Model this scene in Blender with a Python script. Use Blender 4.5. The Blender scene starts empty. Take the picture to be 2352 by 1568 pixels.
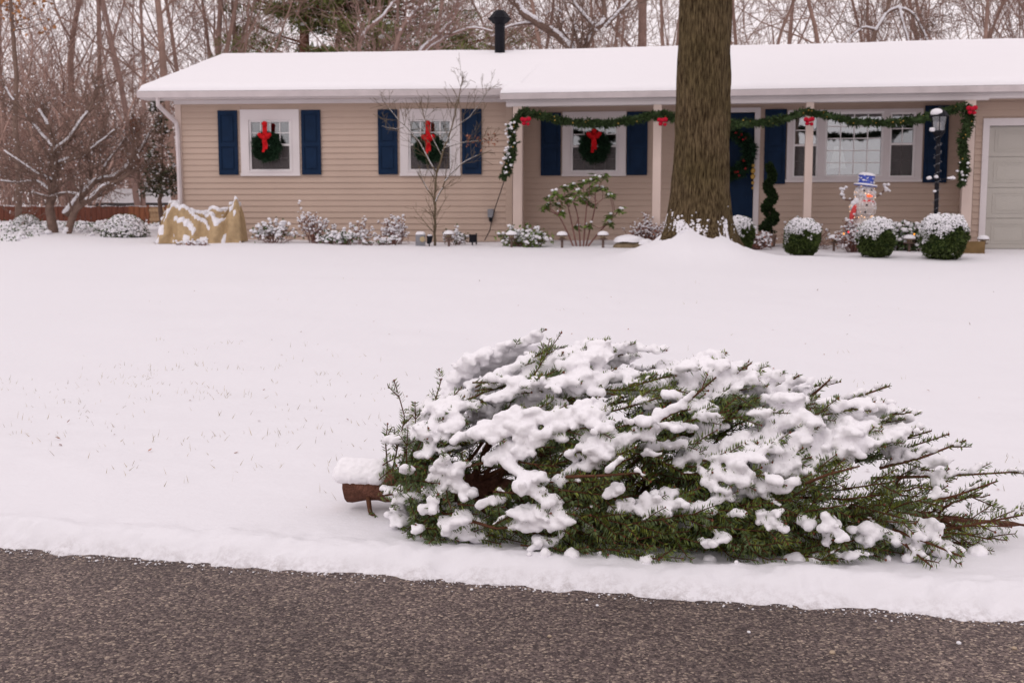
import bpy, bmesh, math, random
import numpy as np

# ------------------------------------------------------------------ camera, sky, sun, exposure
scene = bpy.context.scene
F_PX, EYE = 2700.0, 1.15                 # focal length in pixels of a 2352 px wide frame, eye height over the road
PITCH = math.atan(304 / F_PX)
cam_data = bpy.data.cameras.new('camera')
cam_data.sensor_width = 36.0
cam_data.lens = 36.0 * F_PX / 2352.0
cam_data.clip_end = 600.0
cam_data.dof.use_dof = True
cam_data.dof.focus_distance = 4.1
cam_data.dof.aperture_fstop = 7.0
cam = bpy.data.objects.new('camera', cam_data)
scene.collection.objects.link(cam)
cam.location = (0, 0, EYE)
cam.rotation_euler = (math.pi / 2 - PITCH, 0, 0)
scene.camera = cam

SUN_EL, SUN_AZ = 48.0, 215.0             # degrees; azimuth clockwise from +Y
world = bpy.data.worlds.new('World'); scene.world = world; world.use_nodes = True
wn, wl = world.node_tree.nodes, world.node_tree.links
wn.clear()
w_out = wn.new('ShaderNodeOutputWorld'); w_bg = wn.new('ShaderNodeBackground')
w_sky = wn.new('ShaderNodeTexSky'); w_sky.sky_type = 'NISHITA'; w_sky.sun_disc = False
w_sky.sun_elevation = math.radians(SUN_EL); w_sky.sun_rotation = math.radians(SUN_AZ)
w_sky.dust_density = 3.0
w_mix = wn.new('ShaderNodeMix'); w_mix.data_type = 'RGBA'; w_mix.inputs[0].default_value = 0.95
w_mix.inputs[7].default_value = (10.2, 9.25, 9.5, 1)   # even overcast cloud
wl.new(w_sky.outputs[0], w_mix.inputs[6]); wl.new(w_mix.outputs[2], w_bg.inputs['Color'])
w_bg.inputs['Strength'].default_value = 0.0985
wl.new(w_bg.outputs[0], w_out.inputs[0])

sun_data = bpy.data.lights.new('sun', 'SUN'); sun_data.energy = 0.5; sun_data.angle = math.radians(25)
sun_data.color = (1.0, 0.95, 0.93)
sun = bpy.data.objects.new('sun', sun_data); scene.collection.objects.link(sun)
sun.rotation_euler = (math.radians(90 - SUN_EL), 0, math.radians(180 - SUN_AZ))
sun.location = (-10, -10, 20)

vs = scene.view_settings
vs.view_transform = 'Standard'; vs.look = 'None'; vs.gamma = 1.0; vs.exposure = 0.0; vs.use_curve_mapping = False
scene.render.engine = 'CYCLES'
scene.cycles.use_denoising = True
scene.cycles.max_bounces = 8; scene.cycles.diffuse_bounces = 5; scene.cycles.transparent_max_bounces = 12

# ------------------------------------------------------------------ helpers
RNG = np.random.default_rng(7)
random.seed(7)
COL = scene.collection
WLOC = {}                                 # world location of each thing / part origin


def ray(px, py):
    a, b = (px - 1176) / F_PX, (784 - py) / F_PX
    return np.array([a, b * math.sin(PITCH) + math.cos(PITCH), b * math.cos(PITCH) - math.sin(PITCH)])


def at(px, py, Y):
    """the point at depth Y that is seen in the photograph at (px, py) of a 2352 px wide print"""
    r = ray(px, py)
    return np.array([0, 0, EYE]) + r * (Y / r[1])


def _hash(ix, iy, iz, seed):
    n = (ix.astype(np.int64) * 374761393 + iy.astype(np.int64) * 668265263 + iz.astype(np.int64) * 2147483647 + seed * 1274126177) & 0xFFFFFFFF
    n = ((n ^ (n >> 13)) * 1274126177) & 0xFFFFFFFF
    n = ((n ^ (n >> 16)) * 2246822519) & 0xFFFFFFFF
    return ((n ^ (n >> 15)) & 0xFFFFFF) / float(0xFFFFFF)


def noise3(x, y, z=0.0, seed=0):
    x, y, z = np.broadcast_arrays(np.asarray(x, float), np.asarray(y, float), np.asarray(z, float))
    ix, iy, iz = np.floor(x), np.floor(y), np.floor(z)
    fx, fy, fz = x - ix, y - iy, z - iz
    fx, fy, fz = [t * t * t * (t * (t * 6 - 15) + 10) for t in (fx, fy, fz)]
    r = 0
    for dx in (0, 1):
        for dy in (0, 1):
            for dz in (0, 1):
                w = (fx if dx else 1 - fx) * (fy if dy else 1 - fy) * (fz if dz else 1 - fz)
                r = r + w * _hash(ix + dx, iy + dy, iz + dz, seed)
    return r


def fbm(x, y, z=0.0, seed=0, oct=3):
    s, a, t = 0, 1.0, 0
    for k in range(oct):
        s = s + a * noise3(np.asarray(x) * 2 ** k, np.asarray(y) * 2 ** k, np.asarray(z) * 2 ** k, seed + k * 17)
        t += a; a *= 0.5
    return s / t


def sstep(a, b, x):
    t = np.clip((np.asarray(x, float) - a) / (b - a), 0, 1)
    return t * t * (3 - 2 * t)


def unit(v):
    v = np.asarray(v, float)
    return v / (np.linalg.norm(v, axis=-1, keepdims=True) + 1e-12)


class MB:
    """collects vertices and faces (quads / triangles / ngons) in world coordinates"""
    def __init__(s): s.V, s.Q, s.n = [], [], 0

    def add(s, V, F):
        V = np.asarray(V, float).reshape(-1, 3)
        s.V.append(V); F = np.asarray(F, dtype=np.int64)
        s.Q.append(F + s.n); s.n += len(V)
        return s

    def box(s, x0, x1, y0, y1, z0, z1, fr=None):
        V = np.array([[x, y, z] for z in (z0, z1) for y in (y0, y1) for x in (x0, x1)], float)
        if fr is not None: V = fr.w(V)
        return s.add(V, [[0, 2, 3, 1], [4, 5, 7, 6], [0, 1, 5, 4], [2, 6, 7, 3], [0, 4, 6, 2], [1, 3, 7, 5]])

    def prism(s, sect, u0, u1, fr):
        """section [(v, z)...] extruded along u in a house frame"""
        n = len(sect)
        V = np.array([[u, v, z] for u in (u0, u1) for v, z in sect], float)
        if fr is not None: V = fr.w(V)
        s.add(V, [[i, (i + 1) % n, n + (i + 1) % n, n + i] for i in range(n)])
        if n == 4: s.Q.append(np.array([[3, 2, 1, 0], [4, 5, 6, 7]]) + s.n - 8)
        return s

    def tube(s, pts, rad, sides=6, cap=True):
        pts = np.asarray(pts, float); n = len(pts)
        rad = np.broadcast_to(np.asarray(rad, float), (n,))
        T = np.empty_like(pts); T[1:-1] = pts[2:] - pts[:-2]; T[0] = pts[1] - pts[0]; T[-1] = pts[-1] - pts[-2]
        T = unit(T)
        ref = np.array([0.31, 0.17, 0.93]) if abs(T[:, 2]).mean() < 0.8 else np.array([0.95, 0.2, 0.1])
        A = unit(np.cross(T, ref)); B = np.cross(T, A)
        th = np.arange(sides) * 2 * math.pi / sides
        V = pts[:, None] + rad[:, None, None] * (A[:, None] * np.cos(th)[None, :, None] + B[:, None] * np.sin(th)[None, :, None])
        i = np.arange(n - 1)[:, None] * sides; j = np.arange(sides)[None]; k = (j + 1) % sides
        Fq = np.stack([i + j, i + sides + j, i + sides + k, i + k], -1).reshape(-1, 4)
        b0 = s.n
        s.add(V.reshape(-1, 3), Fq)
        if cap:
            for base, rev in ((b0, False), (b0 + (n - 1) * sides, True)):
                c = len(s.V); ctr = V[0].mean(0) if not rev else V[-1].mean(0)
                s.V.append(ctr[None]); ci = s.n; s.n += 1
                tri = [[base + a, base + (a + 1) % sides, ci, ci] if not rev else [base + (a + 1) % sides, base + a, ci, ci] for a in range(sides)]
                s.Q.append(np.array(tri))
        return s

    def lathe(s, prof, c, sides=14, sq=(1, 1)):
        """prof [(r, z)...] turned about the vertical through c"""
        n = len(prof); th = np.arange(sides) * 2 * math.pi / sides
        P = np.array(prof, float)
        V = np.stack([P[:, 0:1] * np.cos(th) * sq[0] + c[0], P[:, 0:1] * np.sin(th) * sq[1] + c[1], np.repeat(P[:, 1:2], sides, 1) + c[2]], -1)
        i = np.arange(n - 1)[:, None] * sides; j = np.arange(sides)[None]; k = (j + 1) % sides
        return s.add(V.reshape(-1, 3), np.stack([i + j, i + k, i + sides + k, i + sides + j], -1).reshape(-1, 4))

    def quads(s, P, D, W, L, w):
        """leaf / needle rhombi from P along D (length L), half width w along W"""
        L = np.asarray(L, float).reshape(-1, 1); w = np.asarray(w, float).reshape(-1, 1)
        mid = P + D * L * 0.45
        V = np.stack([P, mid + W * w, P + D * L, mid - W * w], 1)
        n = len(P)
        return s.add(V.reshape(-1, 3), np.arange(n * 4).reshape(n, 4))

    def blobs(s, P, R, sq=0.8, sub=1, jit=0.18, rng=RNG):
        T, F = ICO[sub]
        n = len(P)
        if n == 0: return s
        R = np.broadcast_to(np.asarray(R, float), (n,))
        ang = rng.uniform(0, 6.28, n); c, si = np.cos(ang), np.sin(ang)
        V = np.repeat(T[None], n, 0) * (1 + jit * rng.normal(0, 1, (n, len(T), 1)).clip(-2, 2) * 0.6)
        x = V[..., 0] * c[:, None] - V[..., 1] * si[:, None]; y = V[..., 0] * si[:, None] + V[..., 1] * c[:, None]
        V = np.stack([x, y, V[..., 2] * sq], -1) * R[:, None, None] + np.asarray(P)[:, None]
        Fa = (F[None] + (np.arange(n) * len(T))[:, None, None]).reshape(-1, 3)
        Fa = np.concatenate([Fa, Fa[:, 2:3]], 1)
        return s.add(V.reshape(-1, 3), Fa)

    def arrays(s):
        return np.concatenate(s.V), np.concatenate(s.Q)


def ico(sub):
    bm = bmesh.new(); bmesh.ops.create_icosphere(bm, subdivisions=sub, radius=1.0)
    V = np.array([v.co[:] for v in bm.verts]); F = np.array([[v.index for v in f.verts] for f in bm.faces]); bm.free()
    return V, F


ICO = {1: ico(1), 2: ico(2), 3: ico(3)}


def mesh_np(name, V, Q, smooth=False):
    me = bpy.data.meshes.new(name)
    Q = np.asarray(Q)
    tri = (Q[:, 3] == Q[:, 2]) if Q.shape[1] == 4 else np.ones(len(Q), bool)
    cnt = np.where(tri, 3, 4)
    if Q.shape[1] == 4:
        mask = np.ones(Q.shape, bool); mask[tri, 3] = False
        idx = Q[mask]
    else:
        idx = Q.ravel()
    me.vertices.add(len(V)); me.vertices.foreach_set('co', np.asarray(V, np.float32).ravel())
    me.loops.add(len(idx)); me.loops.foreach_set('vertex_index', idx.astype(np.int32))
    me.polygons.add(len(cnt))
    st = np.zeros(len(cnt), np.int32); st[1:] = np.cumsum(cnt)[:-1]
    me.polygons.foreach_set('loop_start', st)
    me.update(calc_edges=True)
    me.polygons.foreach_set('use_smooth', np.full(len(cnt), bool(smooth)))
    me.update()
    return me


def tag(o, label=None, cat=None, group=None, kind=None):
    if label: o['label'] = label
    if cat: o['category'] = cat
    if group: o['group'] = group
    if kind: o['kind'] = kind
    return o


def thing(name, label, cat, loc, group=None):
    o = bpy.data.objects.new(name, None); COL.objects.link(o)
    o.empty_display_size = 0.2
    o.location = tuple(float(c) for c in loc); WLOC[o.name] = np.array(loc, float)
    return tag(o, label, cat, group)


def obj(name, mb, mat, parent=None, smooth=False, loc=None, kind=None):
    """one mesh object; vertices come in world coordinates, the origin goes to the parent's origin (or loc)"""
    V, Q = mb.arrays() if isinstance(mb, MB) else mb
    if parent is not None: off = WLOC[parent.name]
    elif loc is not None: off = np.asarray(loc, float)
    else: off = np.zeros(3)
    me = mesh_np(name, V - off, Q, smooth)
    for m in (mat if isinstance(mat, (list, tuple)) else [mat]): me.materials.append(m)
    o = bpy.data.objects.new(name, me); COL.objects.link(o)
    if parent is not None: o.parent = parent
    else: o.location = tuple(off)
    WLOC[o.name] = off
    if kind: o['kind'] = kind
    return o


def copy_tree(o, delta, parent=None):
    c = o.copy(); COL.objects.link(c)
    if parent is None: c.location = tuple(np.array(o.location) + delta)
    else: c.parent = parent
    WLOC[c.name] = WLOC[o.name] + delta
    for ch in o.children: copy_tree(ch, delta, c)
    return c


# ------------------------------------------------------------------ materials
def mat_new(name):
    m = bpy.data.materials.new(name); m.use_nodes = True
    nt = m.node_tree; return m, nt, nt.nodes['Principled BSDF']


def simple(name, col, rough=0.7, spec=0.3, var=0.12, scale=6.0, bump=0.0, bscale=60.0, metal=0.0, island=0.0, stretch=(1, 1, 1)):
    """principled colour with mottling noise, per-object variation and optional bump"""
    m, nt, b = mat_new(name); N, L = nt.nodes, nt.links
    b.inputs['Roughness'].default_value = rough; b.inputs['Specular IOR Level'].default_value = spec
    b.inputs['Metallic'].default_value = metal
    geo = N.new('ShaderNodeNewGeometry')
    mp = N.new('ShaderNodeMapping'); mp.inputs['Scale'].default_value = stretch
    L.new(geo.outputs['Position'], mp.inputs['Vector'])
    nz = N.new('ShaderNodeTexNoise'); nz.inputs['Scale'].default_value = scale; nz.inputs['Detail'].default_value = 5
    L.new(mp.outputs[0], nz.inputs['Vector'])
    hs = N.new('ShaderNodeHueSaturation'); hs.inputs['Color'].default_value = (*col, 1)
    mr = N.new('ShaderNodeMapRange'); mr.inputs['From Min'].default_value = 0.25; mr.inputs['From Max'].default_value = 0.75
    mr.inputs['To Min'].default_value = 1 - var; mr.inputs['To Max'].default_value = 1 + var
    L.new(nz.outputs['Fac'], mr.inputs['Value'])
    last = mr.outputs[0]
    if island:
        mr2 = N.new('ShaderNodeMapRange'); mr2.inputs['To Min'].default_value = 1 - island; mr2.inputs['To Max'].default_value = 1 + island
        L.new(geo.outputs['Random Per Island'], mr2.inputs['Value'])
        mu = N.new('ShaderNodeMath'); mu.operation = 'MULTIPLY'
        L.new(last, mu.inputs[0]); L.new(mr2.outputs[0], mu.inputs[1]); last = mu.outputs[0]
    L.new(last, hs.inputs['Value']); L.new(hs.outputs[0], b.inputs['Base Color'])
    if bump:
        nb = N.new('ShaderNodeTexNoise'); nb.inputs['Scale'].default_value = bscale; nb.inputs['Detail'].default_value = 4
        L.new(mp.outputs[0], nb.inputs['Vector'])
        bp = N.new('ShaderNodeBump'); bp.inputs['Strength'].default_value = bump; bp.inputs['Distance'].default_value = 0.02
        L.new(nb.outputs['Fac'], bp.inputs['Height']); L.new(bp.outputs[0], b.inputs['Normal'])
    return m


def snow_mat(name, col=(0.785, 0.775, 0.805), bump=0.35, scale=45.0, dist=0.01):
    m, nt, b = mat_new(name); N, L = nt.nodes, nt.links
    b.inputs['Base Color'].default_value = (*col, 1); b.inputs['Roughness'].default_value = 0.75
    b.inputs['Specular IOR Level'].default_value = 0.15
    b.inputs['Subsurface Weight'].default_value = 0.0
    geo = N.new('ShaderNodeNewGeometry')
    nb = N.new('ShaderNodeTexNoise'); nb.inputs['Scale'].default_value = scale; nb.inputs['Detail'].default_value = 8
    nb.inputs['Roughness'].default_value = 0.62
    L.new(geo.outputs['Position'], nb.inputs['Vector'])
    bp = N.new('ShaderNodeBump'); bp.inputs['Strength'].default_value = bump; bp.inputs['Distance'].default_value = dist
    L.new(nb.outputs['Fac'], bp.inputs['Height']); L.new(bp.outputs[0], b.inputs['Normal'])
    return m


def dusted(name, col, thr=0.45, amount=1.0, **k):
    """bark or leaf whose upward faces hold a film of snow"""
    m = simple(name, col, **k); nt = m.node_tree; N, L = nt.nodes, nt.links
    b = N['Principled BSDF']; old = b.inputs['Base Color'].links[0].from_socket
    geo = N.new('ShaderNodeNewGeometry'); sx = N.new('ShaderNodeSeparateXYZ'); L.new(geo.outputs['Normal'], sx.inputs[0])
    nz = N.new('ShaderNodeTexNoise'); nz.inputs['Scale'].default_value = 3.0; nz.inputs['Detail'].default_value = 3
    L.new(geo.outputs['Position'], nz.inputs['Vector'])
    ad = N.new('ShaderNodeMath'); ad.operation = 'ADD'; L.new(sx.outputs['Z'], ad.inputs[0])
    sc = N.new('ShaderNodeMath'); sc.operation = 'MULTIPLY_ADD'; sc.inputs[1].default_value = 0.9; sc.inputs[2].default_value = -0.45
    L.new(nz.outputs['Fac'], sc.inputs[0]); L.new(sc.outputs[0], ad.inputs[1])
    mr = N.new('ShaderNodeMapRange'); mr.inputs['From Min'].default_value = thr; mr.inputs['From Max'].default_value = thr + 0.18
    mr.inputs['To Max'].default_value = amount
    L.new(ad.outputs[0], mr.inputs['Value'])
    mx = N.new('ShaderNodeMix'); mx.data_type = 'RGBA'; mx.inputs[7].default_value = (0.84, 0.83, 0.85, 1)
    L.new(mr.outputs[0], mx.inputs[0]); L.new(old, mx.inputs[6]); L.new(mx.outputs[2], b.inputs['Base Color'])
    return m


M = {}
M['snow'] = snow_mat('snow_soft', bump=0.25, scale=30, dist=0.008)
M['snow_ground'] = snow_mat('snow_ground', bump=0.35, scale=22, dist=0.012)
def dirty_edge(m):
    nt = m.node_tree; N, L = nt.nodes, nt.links; b = N['Principled BSDF']; geo = N.new('ShaderNodeNewGeometry')
    dt = N.new('ShaderNodeVectorMath'); dt.operation = 'DOT_PRODUCT'; dt.inputs[1].default_value = (0.2190, 0.9757, 0); L.new(geo.outputs['Position'], dt.inputs[0])
    mr = N.new('ShaderNodeMapRange'); mr.inputs['From Min'].default_value = 3.3798 + 0.10; mr.inputs['From Max'].default_value = 3.3798 - 0.04
    mr.inputs['To Min'].default_value = 0.0; mr.inputs['To Max'].default_value = 1.0; L.new(dt.outputs['Value'], mr.inputs['Value'])
    nz = N.new('ShaderNodeTexNoise'); nz.inputs['Scale'].default_value = 38; nz.inputs['Detail'].default_value = 6; nz.inputs['Roughness'].default_value = 0.7; L.new(geo.outputs['Position'], nz.inputs['Vector'])
    m2 = N.new('ShaderNodeMapRange'); m2.inputs['From Min'].default_value = 0.42; m2.inputs['From Max'].default_value = 0.66; L.new(nz.outputs[0], m2.inputs['Value'])
    mu = N.new('ShaderNodeMath'); mu.operation = 'MULTIPLY'; L.new(mr.outputs[0], mu.inputs[0]); L.new(m2.outputs[0], mu.inputs[1])
    mx = N.new('ShaderNodeMix'); mx.data_type = 'RGBA'; mx.inputs[6].default_value = b.inputs['Base Color'].default_value[:]; mx.inputs[7].default_value = (0.22, 0.17, 0.155, 1)
    L.new(mu.outputs[0], mx.inputs[0]); L.new(mx.outputs[2], b.inputs['Base Color'])


dirty_edge(M['snow_ground'])
M['snow_roof'] = snow_mat('snow_roof', col=(0.85, 0.835, 0.86), bump=0.15, scale=6, dist=0.02)
M['snow_far'] = snow_mat('snow_far', bump=0.2, scale=20, dist=0.02)
M['snow_tree'] = snow_mat('snow_on_fir', col=(0.90, 0.885, 0.91), bump=0.5, scale=85, dist=0.006)
M['siding'] = simple('siding_vinyl', (0.475, 0.360, 0.290), 0.55, 0.3, 0.05, 1.2)
M['white'] = simple('white_trim', (0.66, 0.61, 0.61), 0.5, 0.35, 0.05, 2)
M['sash'] = simple('white_sash', (0.80, 0.77, 0.77), 0.4, 0.4, 0.03, 2)
M['post'] = simple('beige_post', (0.62, 0.50, 0.44), 0.5, 0.3, 0.04, 3)
M['gutter'] = simple('gutter_metal', (0.56, 0.50, 0.50), 0.45, 0.4, 0.10, 4)
M['navy'] = simple('navy_paint', (0.0055, 0.019, 0.050), 0.6, 0.12, 0.2, 5)
M['garage'] = simple('garage_paint', (0.43, 0.405, 0.365), 0.5, 0.3, 0.04, 2)
M['inside'] = simple('interior_plaster', (0.25, 0.22, 0.2), 0.9, 0.1, 0.1, 1)
M['roof'] = simple('roof_shingle', (0.09, 0.08, 0.08), 0.9, 0.1, 0.2, 12)
M['black'] = simple('black_metal', (0.010, 0.010, 0.014), 0.6, 0.12, 0.3, 8)
M['grey'] = simple('grey_box', (0.22, 0.22, 0.24), 0.6, 0.3, 0.15, 15)
M['wood_dark'] = simple('fence_wood', (0.135, 0.05, 0.034), 0.85, 0.15, 0.3, 5, stretch=(6, 6, 0.7))
M['wood_red'] = simple('fence_wood_rust', (0.22, 0.085, 0.045), 0.85, 0.15, 0.3, 5, stretch=(6, 6, 0.7))
M['wood_pale'] = simple('gate_wood_pale', (0.42, 0.28, 0.17), 0.8, 0.15, 0.2, 5, stretch=(6, 6, 0.7))
M['rail_wood'] = simple('sleeper_wood', (0.17, 0.11, 0.05), 0.85, 0.15, 0.2, 9)
M['burlap'] = simple('burlap', (0.46, 0.335, 0.195), 0.95, 0.05, 0.16, 14, bump=0.5, bscale=160)

M['red'] = simple('red_velvet', (0.50, 0.010, 0.014), 0.8, 0.1, 0.15, 30)
M['darkred'] = simple('dark_red_velvet', (0.42, 0.010, 0.03), 0.8, 0.1, 0.15, 30)
M['berry'] = simple('red_berry', (0.5, 0.01, 0.02), 0.35, 0.5, 0.1, 30)
M['garland'] = simple('garland_green', (0.034, 0.058, 0.019), 0.7, 0.2, 0.3, 9, island=0.5)
M['gold'] = simple('gold_bells', (0.45, 0.27, 0.05), 0.4, 0.5, 0.2, 30)
M['wreath'] = simple('wreath_green', (0.016, 0.042, 0.020), 0.7, 0.2, 0.3, 9, island=0.5)
M['boxwood'] = simple('boxwood_leaf', (0.052, 0.075, 0.018), 0.6, 0.25, 0.35, 7, island=0.55)
M['holly'] = simple('holly_leaf', (0.05, 0.085, 0.025), 0.5, 0.35, 0.3, 7, island=0.5)
M['rhodo'] = simple('rhododendron_leaf', (0.115, 0.17, 0.035), 0.55, 0.3, 0.25, 7, island=0.4)
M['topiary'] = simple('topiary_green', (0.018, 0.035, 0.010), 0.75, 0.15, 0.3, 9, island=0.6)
M['twig_red'] = simple('reddish_twig', (0.20, 0.105, 0.09), 0.85, 0.1, 0.3, 9)
M['deadleaf'] = simple('dead_leaf', (0.24, 0.10, 0.06), 0.85, 0.1, 0.3, 9, island=0.5)
M['oakleaf'] = simple('oak_leaf_rust', (0.34, 0.16, 0.07), 0.85, 0.1, 0.2, 9, island=0.4)
M['bark_far'] = dusted('bark_far', (0.30, 0.20, 0.165), 0.90, 0.8, rough=0.9, spec=0.1, var=0.25, scale=3)
M['bark_far2'] = dusted('bark_far_pale', (0.31, 0.21, 0.18), 0.78, 0.9, rough=0.9, spec=0.1, var=0.25, scale=3)
M['bark_thicket'] = dusted('bark_thicket', (0.37, 0.25, 0.21), 0.92, 0.6, rough=0.9, spec=0.1, var=0.25, scale=3, island=0.3)
M['bark_dog'] = simple('dogwood_bark', (0.19, 0.13, 0.105), 0.9, 0.1, 0.3, 12, bump=0.5, bscale=50)
M['bark_sap'] = simple('sapling_bark', (0.13, 0.10, 0.065), 0.85, 0.1, 0.3, 14)
M['pine_bark'] = simple('pine_bark', (0.21, 0.10, 0.07), 0.9, 0.1, 0.3, 5, stretch=(3, 3, 1))
M['pine'] = simple('pine_needles', (0.17, 0.19, 0.065), 0.7, 0.15, 0.3, 1.5, island=0.5)
M['evergreen'] = simple('evergreen_dark', (0.075, 0.075, 0.045), 0.7, 0.15, 0.3, 3, island=0.5)
M['stone'] = simple('garden_stone', (0.22, 0.17, 0.11), 0.9, 0.1, 0.3, 14, bump=0.5, bscale=40)
M['grass'] = simple('grass_blade', (0.33, 0.27, 0.15), 0.8, 0.15, 0.2, 5, island=0.4)
M['pathlight'] = simple('bronze_pathlight', (0.11, 0.065, 0.05), 0.5, 0.4, 0.2, 20)
M['straw'] = simple('pale_lens', (0.45, 0.35, 0.2), 0.4, 0.4, 0.1, 20)
M['hatblue'] = simple('hat_blue', (0.06, 0.10, 0.46), 0.5, 0.3, 0.3, 25)
M['scarf'] = simple('scarf_red', (0.62, 0.07, 0.07), 0.7, 0.2, 0.25, 30)
M['wire'] = simple('white_wire', (0.72, 0.66, 0.62), 0.5, 0.4, 0.1, 20)
M['fir_wood'] = simple('fir_twig', (0.115, 0.050, 0.028), 0.85, 0.15, 0.3, 30, bump=0.4, bscale=200)
M['fir_bark'] = simple('fir_bark', (0.155, 0.070, 0.048), 0.9, 0.1, 0.45, 38, bump=0.9, bscale=120)
M['fir_bud'] = simple('fir_bud', (0.16, 0.055, 0.032), 0.7, 0.2, 0.2, 40)
M['cut'] = simple('cut_wood', (0.30, 0.17, 0.09), 0.8, 0.15, 0.25, 30)
M['pebble'] = simple('road_pebble', (0.42, 0.33, 0.24), 0.8, 0.2, 0.3, 60)


def fir_needles():
    m = simple('fir_needles', (0.150, 0.180, 0.028), 0.5, 0.35, 0.25, 8, island=0.5)
    nt = m.node_tree; N, L = nt.nodes, nt.links; b = N['Principled BSDF']
    hs = b.inputs['Base Color'].links[0].from_node
    oi = N.new('ShaderNodeObjectInfo'); mr = N.new('ShaderNodeMapRange')
    mr.inputs['To Min'].default_value = 0.485; mr.inputs['To Max'].default_value = 0.52
    L.new(oi.outputs['Random'], mr.inputs['Value']); L.new(mr.outputs[0], hs.inputs['Hue'])
    # paler, bluish underside of the needles
    g = N.new('ShaderNodeNewGeometry'); mx = N.new('ShaderNodeMix'); mx.data_type = 'RGBA'
    L.new(g.outputs['Backfacing'], mx.inputs[0]); L.new(hs.outputs[0], mx.inputs[6]); mx.inputs[7].default_value = (0.115, 0.16, 0.065, 1)
    L.new(mx.outputs[2], b.inputs['Base Color'])
    return m


M['needles'] = fir_needles()


def glass_mat(name, refl, tint=(0.8, 0.85, 0.85)):
    m = bpy.data.materials.new(name); m.use_nodes = True; nt = m.node_tree; N, L = nt.nodes, nt.links
    N.clear(); out = N.new('ShaderNodeOutputMaterial'); mix = N.new('ShaderNodeMixShader')
    tr = N.new('ShaderNodeBsdfTransparent'); tr.inputs[0].default_value = (*tint, 1)
    gl = N.new('ShaderNodeBsdfGlossy'); gl.inputs['Roughness'].default_value = 0.03; gl.inputs['Color'].default_value = (0.95, 0.97, 1, 1)
    geo = N.new('ShaderNodeNewGeometry'); nz = N.new('ShaderNodeTexNoise'); nz.inputs['Scale'].default_value = 2.5
    L.new(geo.outputs['Position'], nz.inputs['Vector'])
    bp = N.new('ShaderNodeBump'); bp.inputs['Strength'].default_value = 0.12; bp.inputs['Distance'].default_value = 0.02
    L.new(nz.outputs['Fac'], bp.inputs['Height']); L.new(bp.outputs[0], gl.inputs['Normal'])
    lw = N.new('ShaderNodeFresnel'); lw.inputs['IOR'].default_value = 1.5
    ad = N.new('ShaderNodeMath'); ad.operation = 'ADD'; ad.use_clamp = True; ad.inputs[1].default_value = refl
    L.new(lw.outputs[0], ad.inputs[0]); L.new(ad.outputs[0], mix.inputs[0])
    L.new(tr.outputs[0], mix.inputs[1]); L.new(gl.outputs[0], mix.inputs[2]); L.new(mix.outputs[0], out.inputs[0])
    return m


M['glass'] = glass_mat('window_glass', 0.14)
M['glass_big'] = glass_mat('picture_glass', 0.24)
M['glass_lamp'] = glass_mat('lantern_glass', 0.12, (0.75, 0.75, 0.75))
M['screen'] = simple('insect_screen', (0.055, 0.045, 0.045), 0.8, 0.1, 0.2, 3)
m, nt, b = mat_new('window_screen')
b.inputs['Base Color'].default_value = (0.10, 0.085, 0.085, 1); b.inputs['Alpha'].default_value = 0.55; b.inputs['Roughness'].default_value = 0.9
M['screen'] = m


def emit(name, col, s):
    m, nt, b = mat_new(name)
    b.inputs['Base Color'].default_value = (*col, 1); b.inputs['Emission Color'].default_value = (*col, 1)
    b.inputs['Emission Strength'].default_value = s
    return m


M['nose'] = emit('lit_carrot', (1.0, 0.10, 0.02), 1.3)
M['bulb_warm'] = emit('warm_bulb', (1.0, 0.62, 0.35), 1.3)
M['bulb_red'] = emit('red_bulb', (1.0, 0.05, 0.08), 0.9)
M['bulb_orange'] = emit('orange_bulb', (1.0, 0.35, 0.03), 1.0)
M['shade'] = emit('lamp_shade_fabric', (0.75, 0.70, 0.66), 0.12)
m, nt, b = mat_new('snowman_mesh')
b.inputs['Base Color'].default_value = (0.74, 0.66, 0.63, 1); b.inputs['Alpha'].default_value = 0.6; b.inputs['Roughness'].default_value = 0.6
M['shell'] = m


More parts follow.
